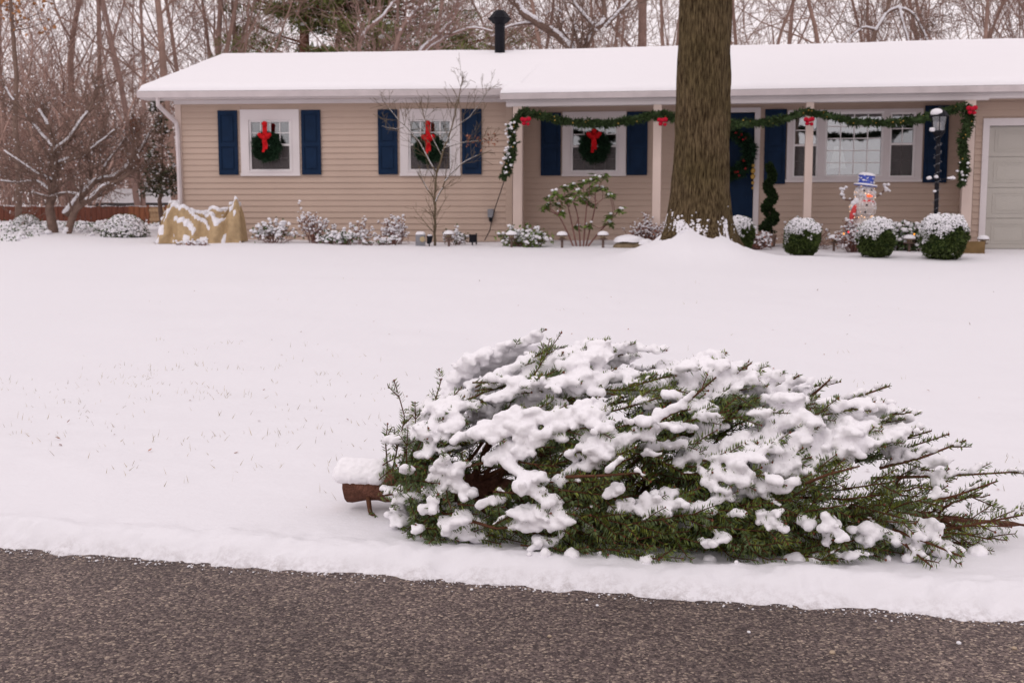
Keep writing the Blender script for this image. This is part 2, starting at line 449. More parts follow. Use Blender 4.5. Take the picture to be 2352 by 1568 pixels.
def asphalt():
    m, nt, b = mat_new('asphalt'); N, L = nt.nodes, nt.links
    geo = N.new('ShaderNodeNewGeometry')
    vo = N.new('ShaderNodeTexVoronoi'); vo.inputs['Scale'].default_value = 135.0; vo.inputs['Randomness'].default_value = 1.0
    L.new(geo.outputs['Position'], vo.inputs['Vector'])
    sp = N.new('ShaderNodeSeparateColor'); L.new(vo.outputs['Color'], sp.inputs[0])
    cr = N.new('ShaderNodeValToRGB'); e = cr.color_ramp.elements
    e[0].position = 0.0; e[0].color = (0.05, 0.036, 0.035, 1); e[1].position = 1.0; e[1].color = (0.36, 0.285, 0.225, 1)
    for p, c in ((0.35, (0.084, 0.061, 0.058)), (0.62, (0.136, 0.102, 0.093)), (0.86, (0.20, 0.154, 0.130))):
        k = cr.color_ramp.elements.new(p); k.color = (*c, 1)
    L.new(sp.outputs[0], cr.inputs[0])
    v2 = N.new('ShaderNodeTexVoronoi'); v2.inputs['Scale'].default_value = 240.0; L.new(geo.outputs['Position'], v2.inputs['Vector'])
    s2 = N.new('ShaderNodeSeparateColor'); L.new(v2.outputs['Color'], s2.inputs[0])
    mr2 = N.new('ShaderNodeMapRange'); mr2.inputs['To Min'].default_value = 0.6; mr2.inputs['To Max'].default_value = 1.4; L.new(s2.outputs[1], mr2.inputs[0])
    big = N.new('ShaderNodeTexNoise'); big.inputs['Scale'].default_value = 1.1; big.inputs['Detail'].default_value = 5; L.new(geo.outputs['Position'], big.inputs['Vector'])
    mr = N.new('ShaderNodeMapRange'); mr.inputs['From Min'].default_value = 0.3; mr.inputs['From Max'].default_value = 0.7
    mr.inputs['To Min'].default_value = 0.74; mr.inputs['To Max'].default_value = 1.30; L.new(big.outputs[0], mr.inputs[0])
    mu = N.new('ShaderNodeMath'); mu.operation = 'MULTIPLY'; L.new(mr.outputs[0], mu.inputs[0]); L.new(mr2.outputs[0], mu.inputs[1])
    hs = N.new('ShaderNodeHueSaturation'); L.new(cr.outputs[0], hs.inputs['Color']); L.new(mu.outputs[0], hs.inputs['Value'])
    L.new(hs.outputs[0], b.inputs['Base Color'])
    b.inputs['Roughness'].default_value = 0.72; b.inputs['Specular IOR Level'].default_value = 0.25
    bp = N.new('ShaderNodeBump'); bp.inputs['Strength'].default_value = 0.9; bp.inputs['Distance'].default_value = 0.006; bp.invert = True
    L.new(vo.outputs['Distance'], bp.inputs['Height']); L.new(bp.outputs[0], b.inputs['Normal'])
    return m


M['asphalt'] = asphalt()


def bark_big():
    m, nt, b = mat_new('big_tree_bark'); N, L = nt.nodes, nt.links
    geo = N.new('ShaderNodeNewGeometry'); mp = N.new('ShaderNodeMapping'); mp.inputs['Scale'].default_value = (48, 48, 7)
    L.new(geo.outputs['Position'], mp.inputs['Vector'])
    nz = N.new('ShaderNodeTexNoise'); nz.inputs['Scale'].default_value = 1.0; nz.inputs['Detail'].default_value = 6; nz.inputs['Roughness'].default_value = 0.6
    L.new(mp.outputs[0], nz.inputs['Vector'])
    n2 = N.new('ShaderNodeTexNoise'); n2.inputs['Scale'].default_value = 1.3; n2.inputs['Detail'].default_value = 4; L.new(geo.outputs['Position'], n2.inputs['Vector'])
    cr = N.new('ShaderNodeValToRGB'); e = cr.color_ramp.elements
    e[0].position = 0.36; e[0].color = (0.030, 0.019, 0.010, 1); e[1].position = 0.66; e[1].color = (0.200, 0.155, 0.095, 1)
    L.new(nz.outputs[0], cr.inputs[0])
    mx = N.new('ShaderNodeMix'); mx.data_type = 'RGBA'; mx.blend_type = 'MULTIPLY'; mx.inputs[0].default_value = 0.8
    c2 = N.new('ShaderNodeValToRGB'); c2.color_ramp.elements[0].position = 0.3; c2.color_ramp.elements[0].color = (0.75, 0.72, 0.5, 1)
    c2.color_ramp.elements[1].position = 0.7; c2.color_ramp.elements[1].color = (1.1, 1.0, 0.9, 1)
    L.new(n2.outputs[0], c2.inputs[0]); L.new(cr.outputs[0], mx.inputs[6]); L.new(c2.outputs[0], mx.inputs[7])
    L.new(mx.outputs[2], b.inputs['Base Color']); b.inputs['Roughness'].default_value = 0.9; b.inputs['Specular IOR Level'].default_value = 0.1
    bp = N.new('ShaderNodeBump'); bp.inputs['Strength'].default_value = 1.0; bp.inputs['Distance'].default_value = 0.07
    L.new(nz.outputs[0], bp.inputs['Height']); L.new(bp.outputs[0], b.inputs['Normal'])
    return m


M['bark_big'] = bark_big()

# ------------------------------------------------------------------ ground, road, snow bank
ROAD_A, ROAD_N = np.array([-1.72, 3.85]), np.array([0.2190, 0.9757])
BIG_TREE = at(1605, 590, 17.2)


def road_e(x, y): return (np.asarray(x) - ROAD_A[0]) * ROAD_N[0] + (np.asarray(y) - ROAD_A[1]) * ROAD_N[1]


def ground_z(x, y):
    x, y = np.asarray(x, float), np.asarray(y, float)
    e = road_e(x, y)
    e2 = e + 0.10 * (fbm(x * 2.2, y * 2.2, 0, 3, 2) - 0.5) + 0.11 * (fbm(x * 10, y * 10, 0, 5, 3) - 0.5) + 0.03 * (noise3(x * 34, y * 34, 0, 6) - 0.5)
    z = -0.035 + 0.078 * sstep(-0.05, 0.19, e2) + 0.004 * sstep(0.1, 0.5, e2)
    bank = np.exp(-((e - 0.15) / 0.10) ** 2)
    near = sstep(-0.05, 0.05, e) * (1 - sstep(0.22, 0.42, e))
    z = z + bank * 0.028 * (0.45 + 1.1 * fbm(x * 1.7, y * 1.7, 0, 11, 2))
    z = z + near * (0.034 * (fbm(x * 5.5, y * 5.5, 0, 21, 4) - 0.5) + 0.022 * (fbm(x * 26, y * 26, 0, 31, 3) - 0.5))
    lawn = sstep(0.3, 1.0, e)
    yy = np.maximum(y - 4.4, 0)
    z = z + lawn * (0.026 * np.minimum(yy, 21) + 0.022 * np.clip(yy - 21, 0, 20) + 0.002 * np.clip(yy - 41, 0, 200)) - 0.006 * x * sstep(8, 20, y) * (np.abs(x) < 40)
    z = z + lawn * (0.08 * (fbm(x * 0.45, y * 0.45, 0, 41, 2) - 0.5) + 0.032 * (fbm(x * 2.3, y * 2.3, 0, 51, 3) - 0.5) + 0.007 * (fbm(x * 9, y * 9, 0, 52, 2) - 0.5) * (1 - sstep(9, 15, y)))
    r = np.hypot(x - BIG_TREE[0], y - BIG_TREE[1])
    z = z + 0.33 * np.exp(-np.maximum(r - 0.50, 0) / 0.40) * (0.72 + 0.55 * fbm(x * 3.2, y * 3.2, 0, 57, 3) - 0.18 * np.clip((x - BIG_TREE[0]) / 0.6, -1, 1)) + 0.10 * np.exp(-(r / 1.3) ** 2)
    return z


def gz(x, y): return float(ground_z(np.array([x]), np.array([y]))[0])


def on_ground(px, py, lo=3.0, hi=70.0):
    """the point of the snow that is seen at (px, py)"""
    Y = np.linspace(lo, hi, 3000); P = np.array([0, 0, EYE]) + ray(px, py)[None] * (Y / ray(px, py)[1])[:, None]
    d = P[:, 2] - ground_z(P[:, 0], P[:, 1])
    i = np.argmax(d < 0) if (d < 0).any() else len(Y) - 1
    return np.array([P[i, 0], P[i, 1], gz(P[i, 0], P[i, 1])])


def foot(px, Y):
    """ground point at depth Y in the photograph's column px"""
    x = (px - 1176) / F_PX * Y * math.cos(PITCH) * 1.004
    for _ in range(3):
        z = gz(x, Y); d = Y * math.cos(PITCH) - (z - EYE) * math.sin(PITCH); x = (px - 1176) / F_PX * d
    return np.array([x, Y, gz(x, Y)])


def grid_mesh(xs, ys, zf):
    X, Yg = np.meshgrid(xs, ys); Z = zf(X.ravel(), Yg.ravel())
    V = np.stack([X.ravel(), Yg.ravel(), Z], 1); nx = len(xs)
    i = np.arange(len(ys) - 1)[:, None] * nx; j = np.arange(nx - 1)[None]
    return V, np.stack([i + j, i + j + 1, i + nx + j + 1, i + nx + j], -1).reshape(-1, 4)


def spread(a, step, grow, end):
    out = [a]
    while out[-1] < end: step *= grow; out.append(out[-1] + step)
    return np.array(out)


xf = np.arange(-2.4, 2.401, 0.018); xr = spread(2.4, 0.022, 1.09, 260)[1:]
xs = np.concatenate([-xr[::-1], xf, xr])
ys = np.concatenate([np.arange(2.6, 5.0, 0.015), spread(5.0, 0.018, 1.032, 330)])
LV, LQ = grid_mesh(xs, ys, ground_z); GT = LV[:, 2].reshape(len(ys), len(xs))
lawn = obj('snowy_lawn', (LV, LQ), M['snow_ground'], smooth=True, kind='structure')


def ground_z(x, y):
    """height of the built lawn, read back from its own grid"""
    x, y = np.asarray(x, float), np.asarray(y, float)
    i = np.clip(np.searchsorted(xs, x) - 1, 0, len(xs) - 2); j = np.clip(np.searchsorted(ys, y) - 1, 0, len(ys) - 2)
    f = np.clip((x - xs[i]) / (xs[i + 1] - xs[i]), 0, 1); g = np.clip((y - ys[j]) / (ys[j + 1] - ys[j]), 0, 1)
    return (GT[j, i] * (1 - f) + GT[j, i + 1] * f) * (1 - g) + (GT[j + 1, i] * (1 - f) + GT[j + 1, i + 1] * f) * g


lawn['label'] = 'snow covered front lawn running up to the house'
rv = []
d = np.array([ROAD_N[1], -ROAD_N[0]])
for s_, e_ in ((-250, 1.2), (250, 1.2), (250, -9), (-250, -9)):
    q = ROAD_A + d * s_ + ROAD_N * e_; rv.append([q[0], q[1], 0.0])
road = obj('road', (np.array(rv)[[3, 2, 1, 0]], np.array([[0, 1, 2, 3]])), M['asphalt'], kind='structure')
road['label'] = 'bare dark asphalt road edge in the foreground'
far = MB()
q = [ROAD_A + d * s_ + ROAD_N * e_ for s_, e_ in ((-250, -9.0), (250, -9.0), (250, -250), (-250, -250))]
far.add([[p[0], p[1], 0.02] for p in q], [[3, 2, 1, 0]])
obj('far_verge', far, M['snow_far'], kind='structure')

# ------------------------------------------------------------------ house
class Frame:
    def __init__(s, o, deg):
        a = math.radians(deg); s.o = np.array(o, float)
        s.u = np.array([math.cos(a), -math.sin(a), 0]); s.v = np.array([math.sin(a), math.cos(a), 0])

    def w(s, P):
        P = np.asarray(P, float)
        return s.o + P[..., 0:1] * s.u + P[..., 1:2] * s.v + P[..., 2:3] * np.array([0, 0, 1.0])


HINGE = (-0.03, 22.7, 0.0)
FL, FR = Frame(HINGE, 4.5), Frame(HINGE, 9.5)
house = thing('ranch_house', 'single storey tan ranch house with snowy roof and navy shutters', 'house', (HINGE[0], HINGE[1], 0.5))


def wall_boxes(mb, u0, u1, v0, v1, z0, z1, holes, fr):
    us = sorted({u0, u1, *[h[k] for h in holes for k in (0, 1)]}); zs = sorted({z0, z1, *[h[k] for h in holes for k in (2, 3)]})
    for a, b_ in zip(us[:-1], us[1:]):
        for c, e in zip(zs[:-1], zs[1:]):
            mu, mz = (a + b_) / 2, (c + e) / 2
            if any(h[0] < mu < h[1] and h[2] < mz < h[3] for h in holes): continue
            mb.box(a, b_, v0, v1, c, e, fr)


def siding(parent, u0, u1, v, z0, z1, holes, fr, h=0.113):
    """lapped boards, one object per board; holes are the outer edges of the trim"""
    k = 0; z = z0
    while z < z1 - 0.02:
        zt = min(z + h, z1); segs = [(u0, u1)]
        for a, b_, c, e in holes:
            if c < zt - 0.012 and e > z + 0.012:
                segs = [t for s0, s1 in segs for t in ((s0, min(s1, a)), (max(s0, b_), s1)) if t[1] - t[0] > 0.01]
        for s0, s1 in segs:
            mb = MB(); j = 0.0015 * math.sin(k * 7.3)
            mb.prism([(v - 0.023 + j, z - 0.004), (v - 0.023 + j, z + 0.007), (v - 0.004, zt), (v - 0.001, zt), (v - 0.001, z - 0.004)][:5], s0 + 0.001, s1 - 0.001, fr)
            o = obj('siding_board', mb, M['siding'], parent)
        z += h; k += 1


# front walls: opening = glass hole in the wall; trim = outer edge of casing
WIN = [('L', -4.666, 0.58, 1.805, 3.055), ('L', -1.543, 0.58, 1.80, 3.05), ('R', 1.495, 0.62, 1.815, 3.052)]
openL = [(-5.08, -4.257, 1.88, 2.855), (-1.957, -1.13, 1.875, 2.85)]
trimL = [(c - w_, c + w_, a, b_) for f_, c, w_, a, b_ in WIN if f_ == 'L']
wl_mb = MB(); wall_boxes(wl_mb, -6.50, -0.02, 0.0, 0.14, 0.2, 3.24, openL, FL)
wall_left = obj('wall', wl_mb, M['siding'], house); wall_left['label'] = 'tan lapped siding wall of the left wing'
siding(wall_left, -6.42, -0.02, 0.0, 0.42, 3.2, [(t[0], t[1], t[2], t[3]) for t in trimL], FL)

DOOR = (3.66, 4.60, 0.72, 3.0)
PW = (5.215, 7.71, 1.68, 3.03)
openR = [(1.036, 1.958, 1.877, 2.86), DOOR, (5.33, 5.80, 1.745, 2.95), (5.925, 7.005, 1.76, 2.985), (7.115, 7.58, 1.745, 2.965)]
trimR = [(0.865, 2.125, 1.815, 3.052), (DOOR[0] - 0.1, DOOR[1] + 0.1, 0.3, 3.09), PW]
wr = MB(); wall_boxes(wr, -0.05, 8.42, 1.1, 1.24, 0.2, 3.2, openR, FR)
wall_right = obj('wall', wr, M['siding'], house); wall_right['label'] = 'tan recessed porch wall with front door and picture window'
siding(wall_right, 0.0, 8.42, 1.1, 0.42, 3.1, trimR, FR)
wg = MB(); wall_boxes(wg, 8.42, 12.9, 0.0, 0.14, 0.2, 3.2, [(8.66, 11.6, 0.2, 2.62)], FR)
wg.box(8.42, 8.53, 0.14, 1.1, 0.2, 3.2, FR)
wall_gar = obj('wall', wg, M['siding'], house); wall_gar['label'] = 'tan garage wall at the right edge'
siding(wall_gar, 8.43, 12.9, 0.0, 0.42, 3.06, [(8.56, 11.7, 0.2, 2.75)], FR)
# boards on the return wall facing the porch
z = 0.42
while z < 3.1:
    mb = MB(); zt = z + 0.113
    V = [[u, v, zz] for v in (0.0, 1.095) for u, zz in ((8.397, z - 0.004), (8.397, z + 0.007), (8.416, zt), (8.419, zt), (8.419, z - 0.004))]
    mb.add(FR.w(np.array(V)), [[i, 5 + i, 5 + (i + 1) % 5, (i + 1) % 5] for i in range(5)])
    obj('siding_board', mb, M['siding'], wall_gar); z += 0.113
# plain outer shell
sh = MB()
sh.box(-6.50, -6.36, 0.14, 9.0, 0.2, 3.24, FL); sh.box(-6.50, 0.4, 8.86, 9.0, 0.2, 3.24, FL); sh.box(-0.16, -0.02, 0.14, 1.3, 0.2, 3.24, FL)
sh.box(-0.8, 12.9, 8.86, 9.0, 0.2, 3.2, FR); sh.box(12.76, 12.9, 0.14, 8.86, 0.2, 3.2, FR)
gt = MB()  # gable triangle on the left end
gv = FL.w(np.array([[-6.50, 0, 3.24], [-6.50, 9.0, 3.24], [-6.50, 4.5, 4.45], [-6.40, 0, 3.24], [-6.40, 9.0, 3.24], [-6.40, 4.5, 4.45]]))
sh.add(gv, [[0, 1, 2, 2], [3, 5, 4, 4], [0, 2, 5, 3], [1, 4, 5, 2]])
obj('outer_wall', sh, M['siding'], house)
fl = MB(); fl.box(-6.4, 0.2, 0.2, 8.8, 0.45, 0.5, FL); fl.box(-0.5, 12.7, 1.3, 8.8, 0.44, 0.49, FR)
fl.box(-6.3, -0.2, 3.2, 3.25, 0.5, 3.2, FL); fl.box(0, 12.7, 4.4, 4.45, 0.5, 3.15, FR)
fl.box(-6.3, 0.2, 0.2, 8.8, 3.15, 3.19, FL); fl.box(0.0, 8.4, 1.3, 8.8, 3.12, 3.16, FR)
obj('interior', fl, M['inside'], house)
cb = MB(); cb.box(-6.535, -6.42, -0.03, 0.06, 0.3, 3.2, FL)
obj('corner_board', cb, M['post'], house)
cb = MB(); cb.box(-0.085, 0.035, -0.028, 0.06, 0.3, 3.18, FL)
obj('corner_board', cb, M['siding'], house)

# roof planes with snow lying on them
def roof_part(fr, ue0, ue1, ur0, ur1, ve, ze, zr, snow_t=0.11):
    """front eave from ue0 to ue1 at v=ve, ridge at v=4.5"""
    n = 60; V = []
    t = np.linspace(0, 1, n)
    mb = MB()
    for (va, za, vb, zb) in ((ve, ze, 4.5, zr), (9.6, ze, 4.5, zr)):
        P = np.array([[ue0, va, za], [ue1, va, za], [ur1, vb, zb], [ur0, vb, zb]], float)
        Q = P.copy(); Q[:, 2] -= 0.1
        mb.add(fr.w(np.concatenate([P, Q])), [[0, 1, 2, 3], [7, 6, 5, 4], [0, 4, 5, 1], [1, 5, 6, 2], [2, 6, 7, 3], [3, 7, 4, 0]])
    roof = obj('roof', mb, M['roof'], house)
    nu, nv = 150, 60
    sn = MB()
    for (va, vb) in ((ve - 0.045, 4.5), (9.63, 4.5)):
        A, B = np.meshgrid(np.linspace(0, 1, nu), np.linspace(0, 1, nv) ** 1.6)
        U = (ue0 + (ue1 - ue0) * A) * (1 - B) + (ur0 + (ur1 - ur0) * A) * B; Vv = va + (vb - va) * B
        Z = ze + (zr - ze) * B
        edge = np.minimum(np.abs(Vv - va) / 0.16, 1); edge = np.sqrt(np.clip(1 - (1 - edge) ** 2, 0, 1))
        se = np.minimum(np.minimum(A * abs(ue1 - ue0), (1 - A) * abs(ue1 - ue0)) / 0.12, 1); se = np.sqrt(np.clip(1 - (1 - se) ** 2, 0, 1))
        W = fr.w(np.stack([U, Vv, Z], -1))
        th = snow_t * (0.80 + 0.4 * fbm(W[..., 0] * 0.8, W[..., 1] * 0.8, 0, 61, 3)) * np.minimum(edge, se) + 0.004
        th = th + 0.03 * np.exp(-((1 - B) / 0.02) ** 2) * 0
        wob = (fbm(W[..., 0] * 3.0, W[..., 1] * 0.5, 0, 63, 2) - 0.5) * 0.03 * (B < 0.03)
        T = W.copy(); T[..., 2] += th
        T = T + fr.v * wob[..., None]
        i = np.arange(nv - 1)[:, None] * nu; j = np.arange(nu - 1)[None]
        F = np.stack([i + j, i + j + 1, i + nu + j + 1, i + nu + j], -1).reshape(-1, 4)
        if va > 4.5: F = F[:, ::-1]
        sn.add(T.reshape(-1, 3), F)
    so = obj('roof_snow', sn, M['snow_roof'], roof, smooth=True)
    return roof


rl = roof_part(FL, -7.10, 0.30, -7.12, 0.75, -0.40, 3.375, 4.615); rl['label'] = 'snow covered roof of the left wing'
rr = roof_part(FR, -0.06, 13.3, -0.85, 13.3, -0.72, 3.255, 4.625); rr['label'] = 'snow covered roof over porch and garage'
gu = MB(); gu.prism([(-0.47, 3.255), (-0.49, 3.37), (-0.38, 3.37), (-0.38, 3.255)], -7.10, 0.0, FL)
obj('gutter', gu, M['gutter'], house)
gu = MB(); gu.prism([(-0.79, 3.145), (-0.81, 3.25), (-0.70, 3.25), (-0.70, 3.145)], -0.06, 13.3, FR)
obj('gutter', gu, M['gutter'], house)
so = MB(); so.box(-7.08, -0.05, -0.38, 0.0, 3.235, 3.255, FL); obj('soffit', so, M['white'], house)
so = MB(); so.box(-0.02, 13.2, -0.70, 1.1, 3.17, 3.19, FR); obj('soffit', so, M['white'], house)
fr_ = MB(); fr_.box(-6.55, -0.03, -0.035, 0.0, 3.165, 3.235, FL); obj('frieze_board', fr_, M['white'], house)
rk = MB()
V = []
for v_, z_ in ((-0.42, 3.27), (4.5, 4.52), (4.5, 4.66), (-0.42, 3.39)):
    for u_ in (-7.13, -7.10): V.append([u_, v_, z_])
rk.add(FL.w(np.array(V)), [[0, 1, 3, 2], [2, 3, 5, 4], [4, 5, 7, 6], [6, 7, 1, 0], [0, 2, 4, 6], [1, 7, 5, 3]])
obj('rake_board', rk, M['gutter'], house)
bm_ = MB(); bm_.box(0.03, 8.5, -0.66, -0.50, 3.025, 3.17, FR); obj('porch_beam', bm_, M['white'], house)
bm_ = MB(); bm_.box(8.5, 12.9, -0.655, -0.50, 3.05, 3.17, FR); obj('frieze_board', bm_, M['white'], house)
bm_ = MB(); bm_.box(0.03, 8.5, -0.668, -0.66, 3.09, 3.096, FR); obj('beam_batten', bm_, M['gutter'], house)
for c, w_ in ((0.215, 0.085), (2.83, 0.073), (5.565, 0.066), (8.325, 0.085)):
    p_ = MB(); p_.box(c * 0.982 + 0.03 - w_, c * 0.982 + 0.03 + w_, -0.65, -0.51, 0.3, 3.024, FR); obj('porch_post', p_, M['post'], house)
# downspout on the left corner
ds = MB(); ds.tube(FL.w(np.array([[-6.72, -0.42, 3.26], [-6.72, -0.42, 3.12], [-6.50, -0.09, 2.82], [-6.48, -0.08, 2.7], [-6.46, -0.08, 0.75], [-6.4, -0.25, 0.62]])), 0.045, 6)
obj('downspout', ds, M['gutter'], house)


def bars(mb, us, zs, u0, u1, z0, z1, v0, v1, w, fr):
    for u in us: mb.box(u - w, u + w, v0, v1, z0, z1, fr)
    for z_ in zs:
        e = [u0, *us, u1]
        for a, b_ in zip(e[:-1], e[1:]): mb.box(a + w, b_ - w, v0 + 0.001, v1 - 0.001, z_ - w, z_ + w, fr)


def ring(mb, u0, u1, z0, z1, t, v0, v1, fr, tb=None):
    tb = tb or t
    mb.box(u0, u0 + t, v0, v1, z0, z1, fr); mb.box(u1 - t, u1, v0, v1, z0, z1, fr)
    mb.box(u0 + t, u1 - t, v0, v1, z1 - t, z1, fr); mb.box(u0 + t, u1 - t, v0, v1, z0, z0 + tb, fr)


def panes(parent, us, zs, v, fr, mat, gap=0.004):
    for a, b_ in zip(us[:-1], us[1:]):
        for c, e in zip(zs[:-1], zs[1:]):
            mb = MB(); mb.box(a + gap, b_ - gap, v, v + 0.006, c + gap, e - gap, fr); obj('pane', mb, mat, parent)


def sash_window(u0, u1, z0, z1, v, fr, cols, rows_up, rows_lo, mat, screen=True, name='window'):
    """double hung unit inside the opening"""
    zm = z0 + (z1 - z0) * 0.515
    f_ = MB(); ring(f_, u0, u1, z0, z1, 0.035, v - 0.01, v + 0.09, fr)
    f_.box(u0 + 0.035, u1 - 0.035, v + 0.005, v + 0.06, zm - 0.02, zm + 0.02, fr)
    w = obj(name, f_, M['sash'], house)
    iu0, iu1 = u0 + 0.035, u1 - 0.035
    uc = list(np.linspace(iu0, iu1, cols + 1)); zu = list(np.linspace(zm + 0.02, z1 - 0.035, rows_up + 1)); zl = list(np.linspace(z0 + 0.035, zm - 0.02, rows_lo + 1))
    mb = MB(); bars(mb, uc[1:-1], zu[1:-1], iu0, iu1, zu[0], zu[-1], v + 0.018, v + 0.034, 0.009, fr); obj('muntin', mb, M['sash'], w)
    panes(w, uc, zu, v + 0.036, fr, mat)
    mb = MB(); bars(mb, uc[1:-1], zl[1:-1], iu0, iu1, zl[0], zl[-1], v + 0.048, v + 0.064, 0.008, fr); obj('muntin', mb, M['sash'], w)
    panes(w, uc, zl, v + 0.066, fr, mat)
    if screen:
        mb = MB(); mb.box(iu0, iu1, v + 0.012, v + 0.014, zl[0], zl[-1], fr); obj('screen', mb, M['screen'], w)
    return w


def shutter(u0, u1, z0, z1, v, fr, split=0.47):
    mb = MB(); mb.box(u0, u1, v - 0.045, v - 0.024, z0, z1, fr); s = obj('shutter', mb, M['navy'], house)
    zs = z0 + (z1 - z0) * split; t = 0.055
    fb = MB(); fb.box(u0, u0 + t, v - 0.062, v - 0.045, z0, z1, fr); fb.box(u1 - t, u1, v - 0.062, v - 0.045, z0, z1, fr)
    for a, b_ in ((z0, z0 + 0.09), (zs - 0.04, zs + 0.04), (z1 - 0.08, z1)): fb.box(u0 + t, u1 - t, v - 0.062, v - 0.045, a, b_, fr)
    obj('rail', fb, M['navy'], s)
    for a, b_ in ((z0 + 0.12, zs - 0.07), (zs + 0.07, z1 - 0.11)):
        pb = MB(); pb.box(u0 + t + 0.03, u1 - t - 0.03, v - 0.058, v - 0.045, a, b_, fr); obj('panel', pb, M['navy'], s)
    return s


def casing(u0, u1, z0, z1, ou0, ou1, oz0, oz1, v, fr):
    """flat white casing from the opening (o) out to the trim edge"""
    mb = MB()
    mb.box(u0, ou0, v - 0.04, v + 0.0, z0, z1, fr); mb.box(ou1, u1, v - 0.04, v, z0, z1, fr)
    mb.box(ou0, ou1, v - 0.04, v, oz1, z1, fr); mb.box(ou0, ou1, v - 0.04, v, z0, oz0, fr)
    mb.box(u0 - 0.01, u1 + 0.01, v - 0.055, v - 0.041, z0 - 0.02, z0 + 0.03, fr)
    ring(mb, ou0 - 0.03, ou1 + 0.03, oz0 - 0.02, oz1 + 0.03, 0.03, v - 0.05, v - 0.041, fr)
    return obj('window_casing', mb, M['white'], house)


for (f_, c, w_, a, b_), o in zip(WIN, (openL[0], openL[1], openR[0])):
    fr = FL if f_ == 'L' else FR; v = 0.0 if f_ == 'L' else 1.1
    if f_ == 'R': c, w_ = 1.495, 0.63
    casing(c - w_, c + w_, a, b_, *o, v, fr)
    sash_window(*o, v + 0.0, fr, 4, 2, 2, M['glass'])
for a, b_, fr, v in ((-5.68, -5.30, FL, 0), (-4.04, -3.665, FL, 0), (-2.545, -2.17, FL, 0), (-0.925, -0.55, FL, 0), (0.435, 0.835, FR, 1.1), (2.14, 2.545, FR, 1.1)):
    shutter(a, b_, 1.81, 3.04, v, fr)
shutter(4.79, 5.195, 1.63, 3.05, 1.1, FR); shutter(7.74, 8.17, 1.645, 3.08, 1.1, FR)
# picture window group
mb = MB(); v = 1.1
wall_boxes(mb, PW[0], PW[1], v - 0.04, v, PW[2], PW[3], openR[2:], FR)
mb.box(PW[0] - 0.02, PW[1] + 0.02, v - 0.06, v - 0.041, PW[2] - 0.02, PW[2] + 0.035, FR)
for o in openR[2:]: ring(mb, o[0] - 0.03, o[1] + 0.03, o[2] - 0.02, o[3] + 0.03, 0.03, v - 0.05, v - 0.041, FR)
obj('window_casing', mb, M['white'], house)
sash_window(*openR[2], v, FR, 2, 2, 2, M['glass_big']); sash_window(*openR[4], v, FR, 2, 2, 2, M['glass'])
o = openR[3]; f_ = MB(); ring(f_, *o, 0.04, v - 0.01, v + 0.09, FR)
pw = obj('picture_window', f_, M['sash'], house)
uc = list(np.linspace(o[0] + 0.04, o[1] - 0.04, 5)); zc = list(np.linspace(o[2] + 0.04, o[3] - 0.04, 6))
mb = MB(); bars(mb, uc[1:-1], zc[1:-1], uc[0], uc[-1], zc[0], zc[-1], v + 0.02, v + 0.036, 0.010, FR); obj('muntin', mb, M['sash'], pw)
panes(pw, uc, zc, v + 0.04, FR, M['glass_big'])
# front door
dm = MB(); dm.box(DOOR[0] + 0.005, DOOR[1] - 0.005, 1.12, 1.165, DOOR[2], DOOR[3] - 0.01, FR); door = obj('front_door', dm, M['navy'], house)
door['label'] = 'navy blue front door behind the big trunk'
for a, b_ in ((0.10, 0.42), (0.52, 0.84)):
    for z0_, z1_ in ((0.12, 0.72), (0.86, 1.62), (1.74, 2.12)):
        pb = MB(); ring(pb, DOOR[0] + a, DOOR[0] + b_, DOOR[2] + z0_, DOOR[2] + z1_, 0.03, 1.108, 1.12, FR)
        pb.box(DOOR[0] + a + 0.06, DOOR[0] + b_ - 0.06, 1.112, 1.12, DOOR[2] + z0_ + 0.06, DOOR[2] + z1_ - 0.06, FR); obj('panel', pb, M['navy'], door)
dc = MB(); dc.box(DOOR[0] - 0.105, DOOR[0], 1.055, 1.1, 0.45, 3.09, FR); dc.box(DOOR[1], DOOR[1] + 0.105, 1.055, 1.1, 0.45, 3.09, FR); dc.box(DOOR[0], DOOR[1], 1.055, 1.1, 3.0, 3.09, FR)
obj('door_casing', dc, M['white'], house)
# garage door
gd = MB(); gd.box(8.66, 11.6, 0.05, 0.09, 0.25, 2.62, FR); garage = obj('garage_door', gd, M['garage'], house)
garage['label'] = 'beige sectional garage door at the right edge'
for r_ in range(4):
    z0_ = 0.44 + r_ * 0.545; mb = MB(); mb.box(8.665, 11.595, 0.032, 0.05, z0_ + 0.005, z0_ + 0.538, FR); sec = obj('door_section', mb, M['garage'], garage)
    for c_ in range(4):
        u0_ = 8.78 + c_ * 0.70; mb = MB(); ring(mb, u0_, u0_ + 0.60, z0_ + 0.09, z0_ + 0.46, 0.02, 0.024, 0.032, FR); ring(mb, u0_ + 0.05, u0_ + 0.55, z0_ + 0.14, z0_ + 0.41, 0.012, 0.027, 0.032, FR); obj('panel', mb, M['garage'], sec)
gc = MB(); gc.box(8.555, 8.665, -0.045, 0.05, 0.3, 2.75, FR); gc.box(11.59, 11.7, -0.045, 0.05, 0.3, 2.75, FR); gc.box(8.665, 11.59, -0.045, 0.05, 2.62, 2.75, FR)
obj('garage_casing', gc, M['white'], house)
